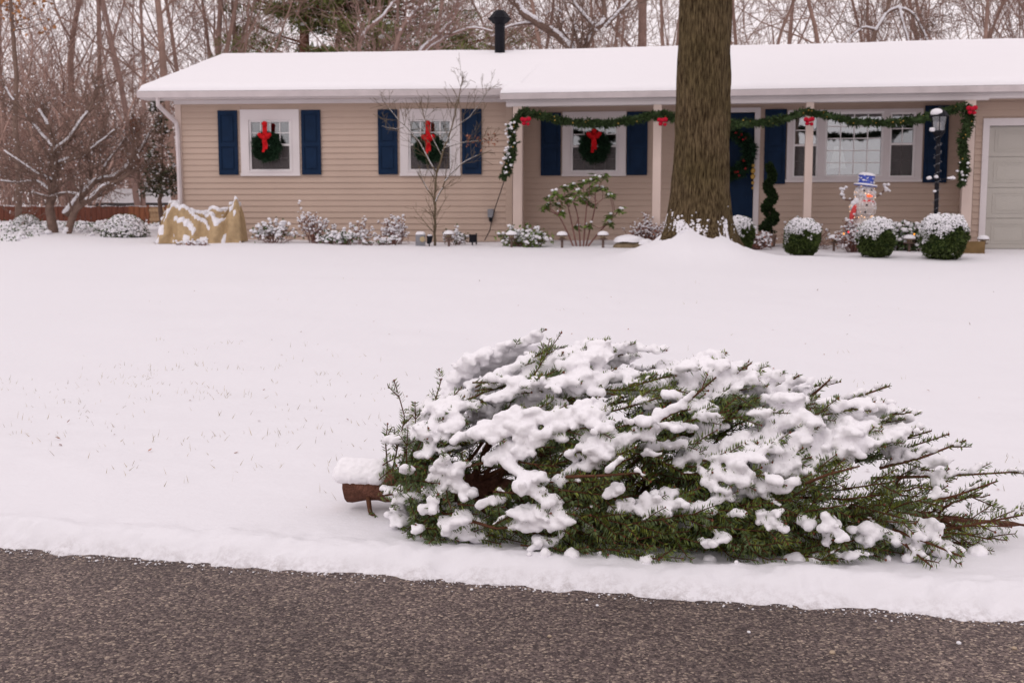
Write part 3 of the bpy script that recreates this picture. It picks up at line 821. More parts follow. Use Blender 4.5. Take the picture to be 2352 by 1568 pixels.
# stove pipe
pb = at(1148, 130, 26.9); sp = MB()
zt = at(1148, 30, 26.9)[2]
sp.lathe([(0.001, -0.25), (0.115, -0.25), (0.115, (zt - pb[2]) - 0.24), (0.16, (zt - pb[2]) - 0.22), (0.17, zt - pb[2] - 0.16)], pb, 8)
pipe = obj('stove_pipe', sp, M['black'], house)
sp = MB(); sp.lathe([(0.001, -0.1), (0.19, -0.1), (0.17, 0.06), (0.125, 0.09)], pb, 12); obj('flashing', sp, M['black'], pipe)
cp = MB(); q = np.array([pb[0], pb[1], zt]); cp.lathe([(0.15, -0.24), (0.27, -0.12), (0.23, -0.10), (0.14, 0.02), (0.10, 0.05), (0.001, 0.05)], q, 6); obj('pipe_cap', cp, M['black'], pipe)
cs = MB(); cs.lathe([(0.12, 0.04), (0.11, 0.075), (0.06, 0.085), (0.001, 0.088)], q, 8)
# table lamp seen through the picture window
lp = FR.w(np.array([6.24, 1.75, 0.0])); lz = 1.95
lt = thing('table_lamp', 'pale lampshade showing behind the picture window glass', 'lamp', (lp[0], lp[1], 1.25))
mb = MB(); mb.lathe([(0.17, lz + 0.0), (0.15, lz + 0.02), (0.075, lz + 0.42), (0.07, lz + 0.42)], (lp[0], lp[1], 0), 20); obj('lamp_shade', mb, M['shade'], lt, smooth=True)
mb = MB(); mb.lathe([(0.09, 1.25), (0.1, 1.28), (0.03, 1.32), (0.08, 1.5), (0.03, 1.75), (0.015, 2.0)], (lp[0], lp[1], 0), 14); obj('lamp_base', mb, M['grey'], lt, smooth=True)
mb = MB(); mb.box(-0.4, 0.4, -0.2, 0.2, 1.2, 1.25, Frame((lp[0], lp[1], 0), 9.5))
for sx in (-0.36, 0.36): mb.box(sx - 0.03, sx + 0.03, -0.17, 0.17, 0.49, 1.2, Frame((lp[0], lp[1], 0), 9.5))
tb = obj('side_table', mb, M['wood_dark'], loc=(lp[0], lp[1], 0.49)); tag(tb, 'side table under the lamp behind the picture window', 'table')
# wall boxes and cable
ub = FL.w(np.array([-0.375, -0.06, 0.0]))
mt = thing('outlet_box', 'small grey outlet box on the tan siding below the garland end', 'box', (ub[0], ub[1], 0.98))
mb = MB(); mb.box(-0.055, 0.055, -0.05, 0.05, 0.99, 1.15, Frame((ub[0], ub[1], 0), 4.5)); obj('cover', mb, M['grey'], mt)
mb = MB(); mb.box(-0.03, 0.03, -0.03, 0.04, 0.91, 0.99, Frame((ub[0], ub[1], 0), 4.5)); obj('plug', mb, M['black'], mt)
cbp = [at(1158, 415, 21.7), at(1150, 440, 22.1), at(1138, 475, 22.55), at(1130, 505, 22.55), at(1125, 530, 22.5), at(1113, 552, 22.4)]
mb = MB(); mb.tube(np.array(cbp), 0.009, 5); cb = obj('extension_cord', mb, M['black'], loc=cbp[-1]); tag(cb, 'thin dark cord hanging from the garland end to the ground', 'cord')

# ------------------------------------------------------------------ wreaths, bows, garland
def rand_dirs(n, rng=RNG): return unit(rng.normal(0, 1, (n, 3)))


def tufts(mb, P, D, n, length, width, spread_=0.9, rng=RNG):
    """n needle rhombi round each point, leaning along D"""
    P = np.repeat(P, n, 0); D = np.repeat(D, n, 0)
    d = unit(D + rng.normal(0, spread_, P.shape)); w = unit(np.cross(d, rand_dirs(len(d), rng)))
    mb.quads(P, d, w, length * rng.uniform(0.6, 1.2, len(P)), width)
    return mb


def wreath(px, py, v, fr, R, r, label, mat, bow='red', berries=0, strap=0.0):
    rr = ray(px, py); O = np.array([0, 0, EYE]); n_ = fr.v
    t = (v - (O - fr.o) @ n_) / (rr @ n_); C = O + rr * t
    u_, z_ = fr.u, np.array([0, 0, 1.0]); out = -fr.v
    root = thing('wreath', label, 'wreath', C, 'wreaths on the house front')
    th = RNG.uniform(0, 2 * math.pi, 520); rad = unit(np.cos(th)[:, None] * u_ + np.sin(th)[:, None] * z_)
    ph = RNG.uniform(0, 2 * math.pi, 520); q = rad * np.cos(ph)[:, None] + out * np.abs(np.sin(ph))[:, None]
    lump = 1 + 0.18 * np.sin(th * 7 + 1) + 0.1 * np.sin(th * 13)
    P = C + rad * R + q * (r * 0.55 * lump)[:, None] + out * 0.03
    mb = MB(); tufts(mb, P, q * 0.9 + np.cross(rad, out) * 0.8, 9, r * 0.95, r * 0.085)
    core = np.array([C + (math.cos(a) * u_ + math.sin(a) * z_) * R + out * 0.03 for a in np.linspace(0, 2 * math.pi, 25)])
    mb.tube(core, r * 0.55, 6, cap=False)
    obj('greenery', mb, mat, root)
    if bow:
        bm = M[bow]; s = R * 0.70; T = C + z_ * R * 0.92 + out * (r + 0.05)
        mb = MB()
        for sg in (-1, 1):                                  # two loops, padded
            for k in range(3):
                c = T + u_ * sg * s * (0.35 + 0.18 * k) + z_ * s * (0.10 + 0.16 * k) + out * 0.015 * k
                mb.blobs(c[None], [s * (0.42 - 0.03 * k)], sq=0.85, sub=2, jit=0.05)
        obj('bow_loop', mb, bm, root, smooth=True)
        mb = MB(); mb.blobs((T + out * 0.05)[None], [s * 0.32], sq=1.0, sub=2, jit=0.05); obj('bow_knot', mb, bm, root, smooth=True)
        for sg, ln in ((-0.35, 1.25), (0.4, 1.0)):
            a = T + u_ * sg * s * 0.3; b_ = T + u_ * sg * s * 0.55 - z_ * s * ln * 1.7 + out * 0.02
            wv = u_ * s * 0.2
            k = np.linspace(0, 1, 7)[:, None]; ctr = a * (1 - k) + b_ * k + out * 0.03 * np.sin(k * 7)
            V = np.concatenate([ctr - wv, ctr + wv, ctr - wv + out * 0.012, ctr + wv + out * 0.012]); m_ = 7
            F = [[i + 14, i + 21, i + 22, i + 15] for i in range(6)] + [[i, i + 1, i + 8, i + 7] for i in range(6)]
            mb = MB(); mb.add(V, F); obj('bow_tail', mb, bm, root)
        if strap:
            mb = MB(); w2 = u_ * 0.045
            a, b_ = T, T + z_ * strap
            mb.add([a - w2, a + w2, b_ + w2, b_ - w2, a - w2 - out * .01, a + w2 - out * .01, b_ + w2 - out * .01, b_ - w2 - out * .01], [[0, 1, 2, 3], [7, 6, 5, 4], [0, 4, 5, 1], [1, 5, 6, 2], [2, 6, 7, 3], [3, 7, 4, 0]])
            mb.blobs(b_[None], [0.055], sq=1, sub=2, jit=0.03)
            obj('hanging_ribbon', mb, bm, root)
    if berries:
        for k in range(berries):
            a = RNG.uniform(-0.1, 2 * math.pi); c = C + (math.cos(a) * u_ + math.sin(a) * z_) * (R + RNG.uniform(-.6, .6) * r) + out * (r * 0.9)
            mb = MB(); mb.blobs(c[None], [0.028], sq=1, sub=2, jit=0); obj('ornament', mb, M['berry'], root, smooth=True)
    return root


wreath(614, 338, -0.09, FL, 0.185, 0.10, 'green wreath with red bow on the leftmost window', M['wreath'], strap=0.26)
wreath(986, 342, -0.09, FL, 0.185, 0.095, 'green wreath behind the sapling with red bow and ribbon', M['wreath'], strap=0.30)
wreath(1366, 338, 1.01, FR, 0.205, 0.105, 'green wreath with red bow on the window below the garland', M['wreath'], strap=0.12)
wreath(1672, 352, 1.02, FR, 0.40, 0.13, 'large dark wreath with red balls on the navy door', M['wreath'], bow=None, berries=16)
# bells hanging at the door edge
bell = at(1727, 400, 23.0); dbell = thing('door_bells', 'string of gold bells hanging at the door edge', 'bells', bell)
for k, (dz, r_) in enumerate(((0.16, 0.035), (0.06, 0.045), (-0.05, 0.045), (-0.17, 0.03), (-0.27, 0.022))):
    mb = MB(); mb.blobs((bell + [0, -0.1, dz])[None], [r_], sq=1.2, sub=2, jit=0.05); obj('bell', mb, M['gold'], dbell, smooth=True)


def garland(pts, r, label, tip_snow, bows=(), n_per=260, mat='garland'):
    pts = np.array(pts, float)
    seg = np.linalg.norm(np.diff(pts, axis=0), axis=1); L = np.concatenate([[0], np.cumsum(seg)])
    root = thing('garland', label, 'garland', pts[0], 'evergreen garlands on the porch')
    n = int(L[-1] * n_per); s = RNG.uniform(0, L[-1], n)
    C = np.stack([np.interp(s, L, pts[:, k]) for k in range(3)], 1)
    lump = 0.45 + 1.1 * noise3(s * 5.0, 0.5, 0, 5)
    dr = rand_dirs(n); P = C + dr * (r * 0.65 * lump * RNG.uniform(0.3, 1, n))[:, None]
    tang = unit(np.stack([np.interp(s + 0.03, L, pts[:, k]) for k in range(3)], 1) - np.stack([np.interp(s - 0.03, L, pts[:, k]) for k in range(3)], 1))
    mb = MB(); tufts(mb, P, dr * 0.7 + tang * 0.9, 7, r * 0.75, r * 0.11)
    ss = np.linspace(0, L[-1], max(6, int(L[-1] * 8))); ctr = np.stack([np.interp(ss, L, pts[:, k]) for k in range(3)], 1)
    mb.tube(ctr + RNG.normal(0, r * 0.12, ctr.shape), r * 0.42, 6)
    obj('greenery', mb, M[mat], root)
    # dry cones and gold picks
    k = RNG.choice(n, int(L[-1] * 9)); mb = MB(); mb.blobs(P[k] + [0, -r * 0.25, 0], [0.014] * len(k), sq=1, sub=1); obj('cones', mb, M['gold'], root, kind='stuff')
    if tip_snow is not None:
        lo, hi, cnt, rs = tip_snow
        s2 = RNG.uniform(lo * L[-1], hi * L[-1], cnt); Q = np.stack([np.interp(s2, L, pts[:, k]) for k in range(3)], 1) + RNG.normal(0, r * 0.45, (cnt, 3)) + [-r * 0.35, -0.04, r * 0.2]
        mb = MB(); mb.blobs(Q, RNG.uniform(0.4, 1.0, cnt) * rs, sq=0.75, sub=1); obj('snow', mb, M['snow_far'], root, smooth=True, kind='stuff')
    for b_ in bows:
        mb = MB(); b_ = np.array(b_)
        for off, rb in (((-0.05, 0, 0.01), 0.045), ((0.055, 0, 0.015), 0.048), ((0, -0.03, 0), 0.042), ((-0.03, -0.01, -0.06), 0.04), ((0.045, -0.01, -0.07), 0.035)):
            mb.blobs((b_ + off)[None], [rb], sq=0.9, sub=2, jit=0.1)
        obj('bow', mb, M['darkred'], root, smooth=True)
    return root


gy = 22.0
garland([at(1158, 412, 21.62), at(1170, 370, 21.62), at(1180, 330, 21.62), at(1174, 295, 21.57), at(1192, 268, 21.57), at(1205, 256, 21.52), at(1240, 266, 21.57), at(1290, 277, 21.52), at(1340, 284, 21.42), at(1390, 284, 21.42), at(1440, 278, 21.37),
         at(1490, 268, 21.32), at(1520, 262, 21.32), at(1560, 274, 21.32), at(1620, 284, 21.22)], 0.11, 'garland with snowy hanging end on the left porch post', (0.0, 0.24, 55, 0.036),
        bows=(at(1207, 276, 21.37), at(1521, 277, 21.17)))
garland([at(1625, 284, 21.17), at(1680, 286, 21.12), at(1740, 283, 21.07), at(1800, 274, 20.97), at(1838, 262, 20.92), at(1855, 256, 20.92), at(1900, 266, 20.87), at(1960, 280, 20.82), at(2030, 283, 20.72), at(2090, 277, 20.67), at(2130, 269, 20.62), at(2170, 258, 20.57), at(2205, 247, 20.52)],
        0.104, 'garland swagged right of the big trunk across the picture window', None, bows=(at(1858, 276, 20.77),))
garland([at(2205, 247, 20.52), at(2228, 255, 20.47), at(2222, 290, 20.47), at(2212, 320, 20.47), at(2214, 355, 20.47), at(2217, 385, 20.47), at(2212, 405, 20.47), at(2208, 425, 20.47)],
        0.11, 'garland drop hanging down the rightmost porch post', (0.75, 1.0, 14, 0.035), bows=(at(2232, 250, 20.32),))

# ------------------------------------------------------------------ bare trees
def grow(rng, p, d, L, r, lvl, P, out):
    n = max(3, int(L / P['seg'][min(lvl, len(P['seg']) - 1)]) + 1)
    pts, rad = [np.array(p, float)], [r]; d = np.array(d, float); st = L / (n - 1)
    w = P['wig'][min(lvl, len(P['wig']) - 1)]; tr = P['trop'][min(lvl, len(P['trop']) - 1)]
    dirs = [d.copy()]
    for i in range(1, n):
        d = d + rng.normal(0, w, 3); d[2] += tr; d = d / np.linalg.norm(d)
        pts.append(pts[-1] + d * st); rad.append(max(r * (1 - P['tap'] * i / (n - 1)), P['rmin'])); dirs.append(d.copy())
    out.append((np.array(pts), np.array(rad), lvl))
    if lvl >= P['levels']: return
    k = P['kids'][lvl]
    k = max(1, int(round(k * rng.uniform(0.75, 1.25))))
    for j in range(k):
        s = P['start'][lvl] + (1 - P['start'][lvl]) * (j + rng.uniform(0, 1)) / k
        f = min(s * (n - 1), n - 1.001); i = int(f); q = pts[i] + (pts[i + 1] - pts[i]) * (f - i)
        dd = dirs[i]; ax = unit(np.cross(dd, rng.normal(0, 1, 3))); a = math.radians(rng.uniform(*P['ang']))
        cd = dd * math.cos(a) + np.cross(ax, dd) * math.sin(a)
        grow(rng, q, cd, L * P['ratio'][lvl] * rng.uniform(0.65, 1.15) * (1.05 - 0.45 * s), max(rad[i] * P['rr'] * rng.uniform(0.7, 1), P['rmin']), lvl + 1, P, out)


def limbs_mesh(out, lv, sides=(9, 6, 5, 4, 3, 3)):
    mb = MB()
    for pts, rad, l in out:
        if l in lv: mb.tube(pts, rad, sides[min(l, 5)], cap=l < 2)
    return mb


OAK = dict(seg=(0.9, 0.6, 0.45, 0.35, 0.3), wig=(0.05, 0.13, 0.17, 0.2, 0.2), trop=(0.02, 0.05, 0.05, 0.04, 0.03), tap=0.74, rmin=0.0062, levels=4,
           kids=(9, 6, 5, 4), start=(0.16, 0.2, 0.2, 0.15), ang=(28, 68), ratio=(0.52, 0.5, 0.5, 0.5), rr=0.43)
VASE = dict(OAK, kids=(8, 6, 6, 4), start=(0.1, 0.15, 0.15, 0.15), ang=(18, 45), ratio=(0.75, 0.55, 0.5, 0.5), wig=(0.06, 0.09, 0.13, 0.16, 0.2))
ARCH = dict(OAK, kids=(9, 7, 5, 4), ang=(35, 80), trop=(0.0, -0.03, 0.02, 0.03, 0.02), wig=(0.08, 0.16, 0.2, 0.22, 0.2))


def tree_proto(seed, P, H, r, lean=(0, 0), stems=1):
    rng = np.random.default_rng(seed); out = []
    for k in range(stems):
        d = unit(np.array([lean[0] + (rng.normal(0, 0.22) if stems > 1 else 0), lean[1] + (rng.normal(0, 0.22) if stems > 1 else 0), 1.0]))
        grow(rng, (rng.normal(0, 0.12) * (stems > 1), rng.normal(0, 0.12) * (stems > 1), -0.3), d, H * (1 - 0.1 * k), r * (1 - 0.12 * k), 0, P, out)
    tr, cr = limbs_mesh(out, (0,)), limbs_mesh(out, (1, 2, 3, 4))
    return tr.arrays(), cr.arrays()


PROTO = [tree_proto(11, OAK, 13, 0.15), tree_proto(12, VASE, 11, 0.10, stems=2), tree_proto(13, ARCH, 10, 0.12), tree_proto(14, OAK, 15, 0.24, (0.06, 0)), tree_proto(15, VASE, 9, 0.10, stems=3), tree_proto(16, VASE, 12, 0.10, (-0.1, 0), stems=2)]
PMESH = [[None, None] for _ in PROTO]


def place_tree(i, px, Y, label, rot=0.0, sc=1.0, mat='bark_far'):
    base = foot(px, Y)
    root = thing('bare_tree', label, 'tree', base, 'bare trees behind the house')
    root.rotation_euler = (0, 0, rot); root.scale = (sc, sc, sc)
    for k, nm in enumerate(('trunk', 'crown')):
        if PMESH[i][k] is None: PMESH[i][k] = mesh_np(nm, *PROTO[i][k], smooth=False)
        me = PMESH[i][k]
        if not me.materials: me.materials.append(M['bark_far'])
        o = bpy.data.objects.new(nm, me); COL.objects.link(o); o.parent = root
        if mat != 'bark_far': o.material_slots[0].link = 'OBJECT'; o.material_slots[0].material = M[mat]
    return root


TREES = [
    (5, 20, 36, 'twin stemmed bare tree at the far left edge of the photo', 0.4, 0.9), (0, 165, 38, 'bare tree behind the left end of the fence', 2.0, 0.9),
    (5, 262, 42, 'slender twin stemmed bare tree behind the shed', 1.0, 1.0), (1, 335, 36, 'thin bare tree left of the roof corner', 3.0, 1.0),
    (0, 409, 35, 'upright bare tree just left of the roof gable', 4.1, 0.95), (1, 452, 38, 'bare forked tree beside the top of the gable', 5.5, 1.1), (0, 490, 44, 'straight bare tree rising at the left ridge end', 0.9, 1.05),
    (4, 545, 46, 'bushy bare tree behind the left end of the ridge', 0.3, 1.15), (1, 628, 52, 'slim bare tree left of the pine behind the roof', 1.7, 1.1),
    (5, 905, 42, 'leaning bare tree right of the pine trunk', 2.5, 1.0), (2, 985, 40, 'bare tree with sloping limbs midway between pine and chimney', 0.0, 1.1), (4, 1075, 50, 'bushy bare tree left of the black stove pipe', 2.2, 1.1),
    (1, 1195, 47, 'slim bare tree just right of the black stove pipe', 4.4, 1.1), (2, 1290, 38, 'bare tree under the long snowy limb', 1.1, 1.0), (4, 1375, 40, 'forked bare tree right of the long snowy limb', 3.4, 1.1),
    (3, 1447, 42, 'thick straight bare trunk left of the big trunk', 2.4, 1.0), (5, 1520, 36, 'fan shaped bare tree against the left side of the big trunk', 5.0, 0.9), (1, 1715, 38, 'bare tree with fanned boughs right of the big trunk', 0.6, 1.0),
    (0, 1817, 44, 'straight bare tree second to the right of the big trunk', 3.0, 0.9), (2, 1925, 38, 'dark bare tree with drooping arched boughs behind the porch roof', 2.2, 1.0), (4, 2020, 43, 'bushy bare tree behind the roof above the picture window', 4.0, 1.2),
    (0, 2110, 47, 'upright bare tree behind the roof above the lamp post', 5.1, 0.9), (1, 2190, 41, 'twin stemmed bare tree behind the garage roof', 1.3, 1.1), (5, 2265, 39, 'slanting bare tree behind the garage roof', 0.2, 1.0), (4, 2345, 42, 'bushy bare tree at the upper right corner', 2.9, 1.2),
    (1, 2440, 40, 'bare tree cut by the right edge of the photo', 3.7, 1.0)]
for k, (i, px, Y, lab, rot, sc) in enumerate(TREES):
    place_tree(i, px, Y, lab, rot, sc, 'bark_far' if k % 3 else 'bark_far2')


def wood_thing(name, label, limbs, P, seed, kids_per_m, mat, twig_len, snow_r=None, group=None, bow=0.0, cat='tree', rt=0.35, up=0.35, snow_frac=0.08):
    """hand laid limbs [(pts, r0, r1)] with twigs grown off them"""
    rng = np.random.default_rng(seed)
    root = thing(name, label, cat, np.array(limbs[0][0][0]) - [0, 0, 0.02], group)
    tw, sn, snr = [], [], []
    tr = MB(); lm = MB()
    for k, (pts, r0, r1) in enumerate(limbs):
        pts = np.array(pts, float); m_ = len(pts)
        # resample smoothly
        L = np.concatenate([[0], np.cumsum(np.linalg.norm(np.diff(pts, axis=0), axis=1))]); n = max(6, int(L[-1] / 0.12))
        s = np.linspace(0, L[-1], n); q = np.stack([np.interp(s, L, pts[:, c]) for c in range(3)], 1)
        q[1:-1] = (q[:-2] + 2 * q[1:-1] + q[2:]) / 4; q += rng.normal(0, 0.006, q.shape)
        rad = np.linspace(r0, r1, n)
        (tr if k == 0 else lm).tube(q, rad, 8)
        for j in range(int(L[-1] * kids_per_m)):
            i = rng.integers(n // 5, n - 1); dd = unit(q[min(i + 1, n - 1)] - q[i - 1]); ax = unit(np.cross(dd, rng.normal(0, 1, 3)))
            a = math.radians(rng.uniform(25, 70)); cd = dd * math.cos(a) + np.cross(ax, dd) * math.sin(a) + [0, 0, up]
            grow(rng, q[i], unit(cd), twig_len * rng.uniform(0.5, 1.2) * (1.1 - 0.5 * i / n), max(rad[i] * rt, P['rmin']), 0, P, tw)
        if snow_r:
            for f in np.linspace(0, n - 1.001, int(L[-1] / max(0.02, 0.6 * (r0 + r1) / 2))):
                i = int(f); g = f - i; dd = unit(q[i + 1] - q[i]); c = q[i] * (1 - g) + q[i + 1] * g; rc = rad[i]
                if dd[2] < 0.93 and noise3(c[0] * 2.2, c[2] * 2.2, k, 9) > 0.25:
                    sn.append(c + [0, -rc * 0.35, rc * 0.80]); snr.append(rc * 0.80 * rng.uniform(0.85, 1.1) + snow_r * 0.6)
    obj('trunk', tr, mat, root, smooth=True)
    if lm.n: obj('limbs', lm, mat, root, smooth=True)
    cm = MB()
    for pts, rad, l in tw: cm.tube(pts, rad, 4 if l == 0 else 3, cap=False)
    if cm.n: obj('crown', cm, mat, root)
    if snow_r:
        ends = [t[0][-1] for t in tw[:]]; ends = [e for e in ends if rng.uniform() < snow_frac * 0.5]
        mids = [t[0][len(t[0]) // 2] + [0, 0, t[1][0]] for t in tw if rng.uniform() < snow_frac]
        mb = MB(); mb.blobs(np.array(sn), np.array(snr), sq=0.7, sub=1, rng=rng)
        if ends: mb.blobs(np.array(ends), rng.uniform(0.7, 1.5, len(ends)) * snow_r, sq=0.8, sub=1, rng=rng)
        if mids: mb.blobs(np.array(mids), rng.uniform(0.6, 1.3, len(mids)) * snow_r, sq=0.8, sub=1, rng=rng)
        obj('snow', mb, M['snow_far'], root, smooth=True, kind='stuff')
    return root


TW = dict(seg=(0.18, 0.15, 0.12), wig=(0.16, 0.2, 0.2), trop=(0.05, 0.04, 0.03), tap=0.75, rmin=0.006, levels=2, kids=(5, 4), start=(0.15, 0.1), ang=(25, 60), ratio=(0.6, 0.55), rr=0.6)


def z1(x, y, Y): return at(x / 2.667, y / 2.667, Y)       # points read off an enlarged print of the upper left corner


Yd = 25.5
b0 = foot(124, Yd); b1 = foot(152, Yd - 0.3)
dog = [([b0 - [0, 0, .05], z1(300, 1270, Yd), z1(330, 1180, Yd), z1(340, 1090, Yd), z1(335, 1000, Yd), z1(330, 900, Yd), z1(300, 780, Yd), z1(240, 680, Yd)], 0.11, 0.035),
       ([b1 - [0, 0, .05], z1(470, 1265, Yd - .3), z1(580, 1210, Yd - .4), z1(600, 1160, Yd - .4), z1(715, 1115, Yd - .5), z1(800, 1060, Yd - .6), z1(850, 1025, Yd - .6)], 0.085, 0.03),
       ([z1(400, 1320, Yd), z1(500, 1195, Yd), z1(600, 1095, Yd), z1(700, 1095, Yd + .1), z1(790, 1010, Yd + .2), z1(860, 920, Yd + .2), z1(930, 800, Yd + .3)], 0.08, 0.025),
       ([z1(340, 1020, Yd), z1(375, 1000, Yd - .1), z1(430, 970, Yd - .2), z1(510, 965, Yd - .2), z1(580, 900, Yd - .3), z1(700, 800, Yd - .3)], 0.055, 0.02),
       ([z1(330, 930, Yd), z1(370, 890, Yd), z1(430, 860, Yd + .1), z1(465, 780, Yd + .1), z1(540, 690, Yd + .2), z1(600, 560, Yd + .3)], 0.05, 0.02),
       ([z1(340, 1110, Yd), z1(320, 1105, Yd), z1(220, 1065, Yd - .2), z1(150, 1010, Yd - .3), z1(30, 930, Yd - .3)], 0.045, 0.02),
       ([z1(340, 1190, Yd), z1(290, 1160, Yd), z1(240, 1110, Yd + .2), z1(90, 1120, Yd + .4), z1(10, 1110, Yd + .4)], 0.04, 0.02),
       ([z1(500, 1195, Yd), z1(380, 1180, Yd), z1(300, 1215, Yd - .1), z1(210, 1180, Yd - .2)], 0.035, 0.015),
       ([z1(620, 1150, Yd), z1(640, 1010, Yd), z1(700, 940, Yd), z1(760, 860, Yd + .1)], 0.035, 0.015),
       ([z1(320, 900, Yd), z1(250, 820, Yd), z1(120, 660, Yd), z1(60, 590, Yd), z1(20, 500, Yd)], 0.045, 0.015)]
wood_thing('dogwood_tree', 'crooked spreading tree with snow lined limbs left of the house', dog, dict(TW, levels=2, kids=(6, 4), rmin=0.0048), 5, 9, M['bark_dog'], 1.05, snow_r=0.014, snow_frac=0.09)
# the long snowy limb behind the roof and its small fork
Yl = 33.0
ll = [([foot(1322, Yl), at(1318, 300, Yl), at(1313, 115, Yl), at(1285, 85, Yl), at(1235, 55, Yl - .2), at(1195, 25, Yl - .3), at(1175, -25, Yl - .4), at(1150, -90, Yl - .4)], 0.17, 0.07),
      ([at(1235, 55, Yl), at(1205, 55, Yl - .2), at(1170, 60, Yl - .2), at(1130, 85, Yl - .3)], 0.05, 0.02),
      ([at(1318, 200, Yl), at(1345, 110, Yl), at(1365, 65, Yl), at(1385, 60, Yl), at(1390, 30, Yl), at(1380, -30, Yl)], 0.13, 0.05),
      ([at(1367, 65, Yl), at(1345, 40, Yl), at(1320, 10, Yl), at(1300, -40, Yl)], 0.06, 0.03),
      ([at(1390, 62, Yl), at(1420, 30, Yl), at(1460, -10, Yl), at(1500, -60, Yl)], 0.06, 0.03)]
wood_thing('snowy_limbed_tree', 'tree with long slanting snow covered limb behind the roof ridge', ll, dict(TW, levels=2), 6, 5, M['bark_dog'], 1.5, snow_r=0.03)
Ya = 33.5
al = [([foot(2010, Ya), at(1998, 200, Ya), at(2000, 100, Ya), at(2015, 65, Ya), at(2035, 30, Ya), at(2065, 18, Ya), at(2095, 28, Ya), at(2115, 60, Ya), at(2130, 95, Ya)], 0.11, 0.03),
      ([at(2012, 70, Ya), at(1985, 60, Ya), at(1960, 80, Ya), at(1940, 110, Ya)], 0.04, 0.02), ([at(2035, 30, Ya), at(2045, 0, Ya), at(2050, -60, Ya)], 0.06, 0.03), ([at(2065, 20, Ya), at(2075, 60, Ya), at(2090, 105, Ya)], 0.05, 0.02)]
wood_thing('arched_tree', 'bare tree with one high snow topped arch of limb above the porch roof', al, dict(TW, levels=2), 8, 5, M['bark_dog'], 1.3, snow_r=0.02)
# sloping pale boughs in front of the pine
Yb = 31.0
bl = [([foot(880, Yb), at(900, 250, Yb), at(965, 118, Yb), at(1010, 80, Yb), at(1045, 40, Yb), at(1062, -20, Yb)], 0.10, 0.04), ([at(930, 180, Yb), at(985, 110, Yb), at(1045, 75, Yb), at(1090, 62, Yb), at(1130, 72, Yb)], 0.05, 0.02),
      ([at(895, 300, Yb), at(822, 110, Yb), at(840, 70, Yb), at(880, 40, Yb), at(900, 10, Yb), at(935, -20, Yb)], 0.08, 0.03), ([at(898, 280, Yb), at(905, 120, Yb), at(925, 60, Yb), at(960, 20, Yb), at(985, -30, Yb)], 0.07, 0.04)]
wood_thing('pale_boughed_tree', 'tree with pale snow dusted boughs crossing in front of the pine', bl, dict(TW, levels=2), 9, 6, M['bark_far2'], 1.4, snow_r=0.02)
# far thicket that reads as one mass
def thicket(name, label, spots, seed, n, hmin, hmax, mat='bark_thicket'):
    rng = np.random.default_rng(seed); out = []
    P = dict(seg=(0.7, 0.5, 0.4), wig=(0.14, 0.2, 0.22), trop=(0.04, 0.04, 0.03), tap=0.8, rmin=0.008, levels=2, kids=(7, 4), start=(0.12, 0.1), ang=(20, 60), ratio=(0.55, 0.5), rr=0.55)
    for k in range(n):
        px0, px1, Y0, Y1 = spots[k % len(spots)]
        b = foot(rng.uniform(px0, px1), rng.uniform(Y0, Y1)); h = rng.uniform(hmin, hmax)
        grow(rng, b - [0, 0, 0.1], unit(np.array([rng.normal(0, 0.3), rng.normal(0, 0.3), 1])), h, h * 0.0045 + 0.006, 0, P, out)
    mb = MB()
    for pts, rad, l in out: mb.tube(pts, rad, 4 if l == 0 else 3, cap=False)
    o = obj(name, mb, M[mat], kind='stuff'); o['label'] = label; o['category'] = 'woods'
    return o


thicket('woodland_thicket', 'mass of thin brown brush behind the fence at left', [(-150, 215, 34, 60), (-150, 200, 33, 46), (215, 430, 42, 62)], 21, 360, 2.0, 7.0)
thicket('woodland_thicket', 'haze of far bare twigs above the snowy roof', [(430, 1600, 48, 75), (1650, 2500, 48, 75)], 22, 90, 6.0, 11.0)

# pine
pbase = foot(800, 44)
pine = thing('pine_tree', 'pine with olive green needle clumps and russet trunks behind the roof', 'tree', pbase)
rng = np.random.default_rng(31)
tr = MB()
for dx, ln in ((-1.1, -0.06), (0.9, 0.03), (-0.2, 0.0)):
    k = np.linspace(0, 1, 14)[:, None]; tr.tube(pbase + [dx, 0, -0.2] + k * np.array([ln * 14, 0, 14.5]) + rng.normal(0, 0.05, (14, 3)), np.linspace(0.26, 0.08, 14), 9)
obj('trunk', tr, M['pine_bark'], pine, smooth=True)
tw = MB(); fo = MB(); sn = []
for k in range(135):
    h = rng.uniform(4.8, 13) if k < 60 else rng.uniform(4.8, 9.5); a = rng.uniform(0, 6.28); L = rng.uniform(1.2, 5.2) * (1.1 - 0.04 * h)
    o0 = pbase + [rng.choice([-1.6, 1.2, -0.2, 2.2]), 0, h]; d_ = np.array([math.cos(a), math.sin(a) * 0.8, rng.uniform(-0.1, 0.35)])
    pts = np.array([o0 + d_ * L * s + [0, 0, 0.25 * s * s] for s in np.linspace(0, 1, 5)]); tw.tube(pts, np.linspace(0.05, 0.015, 5), 4, cap=False)
    for c in range(7):
        s = rng.uniform(0.35, 1.05); q = o0 + d_ * L * s + rng.normal(0, 0.28, 3) * [1, 1, 0.45]
        P = q + rng.normal(0, 0.18, (15, 3)) * [1, 1, 0.55]
        tufts(fo, P, np.tile(d_ * 0.5 + [0, 0, 0.6], (15, 1)), 4, 0.20, 0.02, 0.6, rng)
        if rng.uniform() < 0.15: sn.append(q + [0, 0, 0.12])
obj('limbs', tw, M['pine_bark'], pine); obj('crown', fo, M['pine'], pine)
mb = MB(); mb.blobs(np.array(sn), rng.uniform(0.08, 0.16, len(sn)), sq=0.5, sub=1, rng=rng); obj('snow', mb, M['snow_far'], pine, smooth=True, kind='stuff')
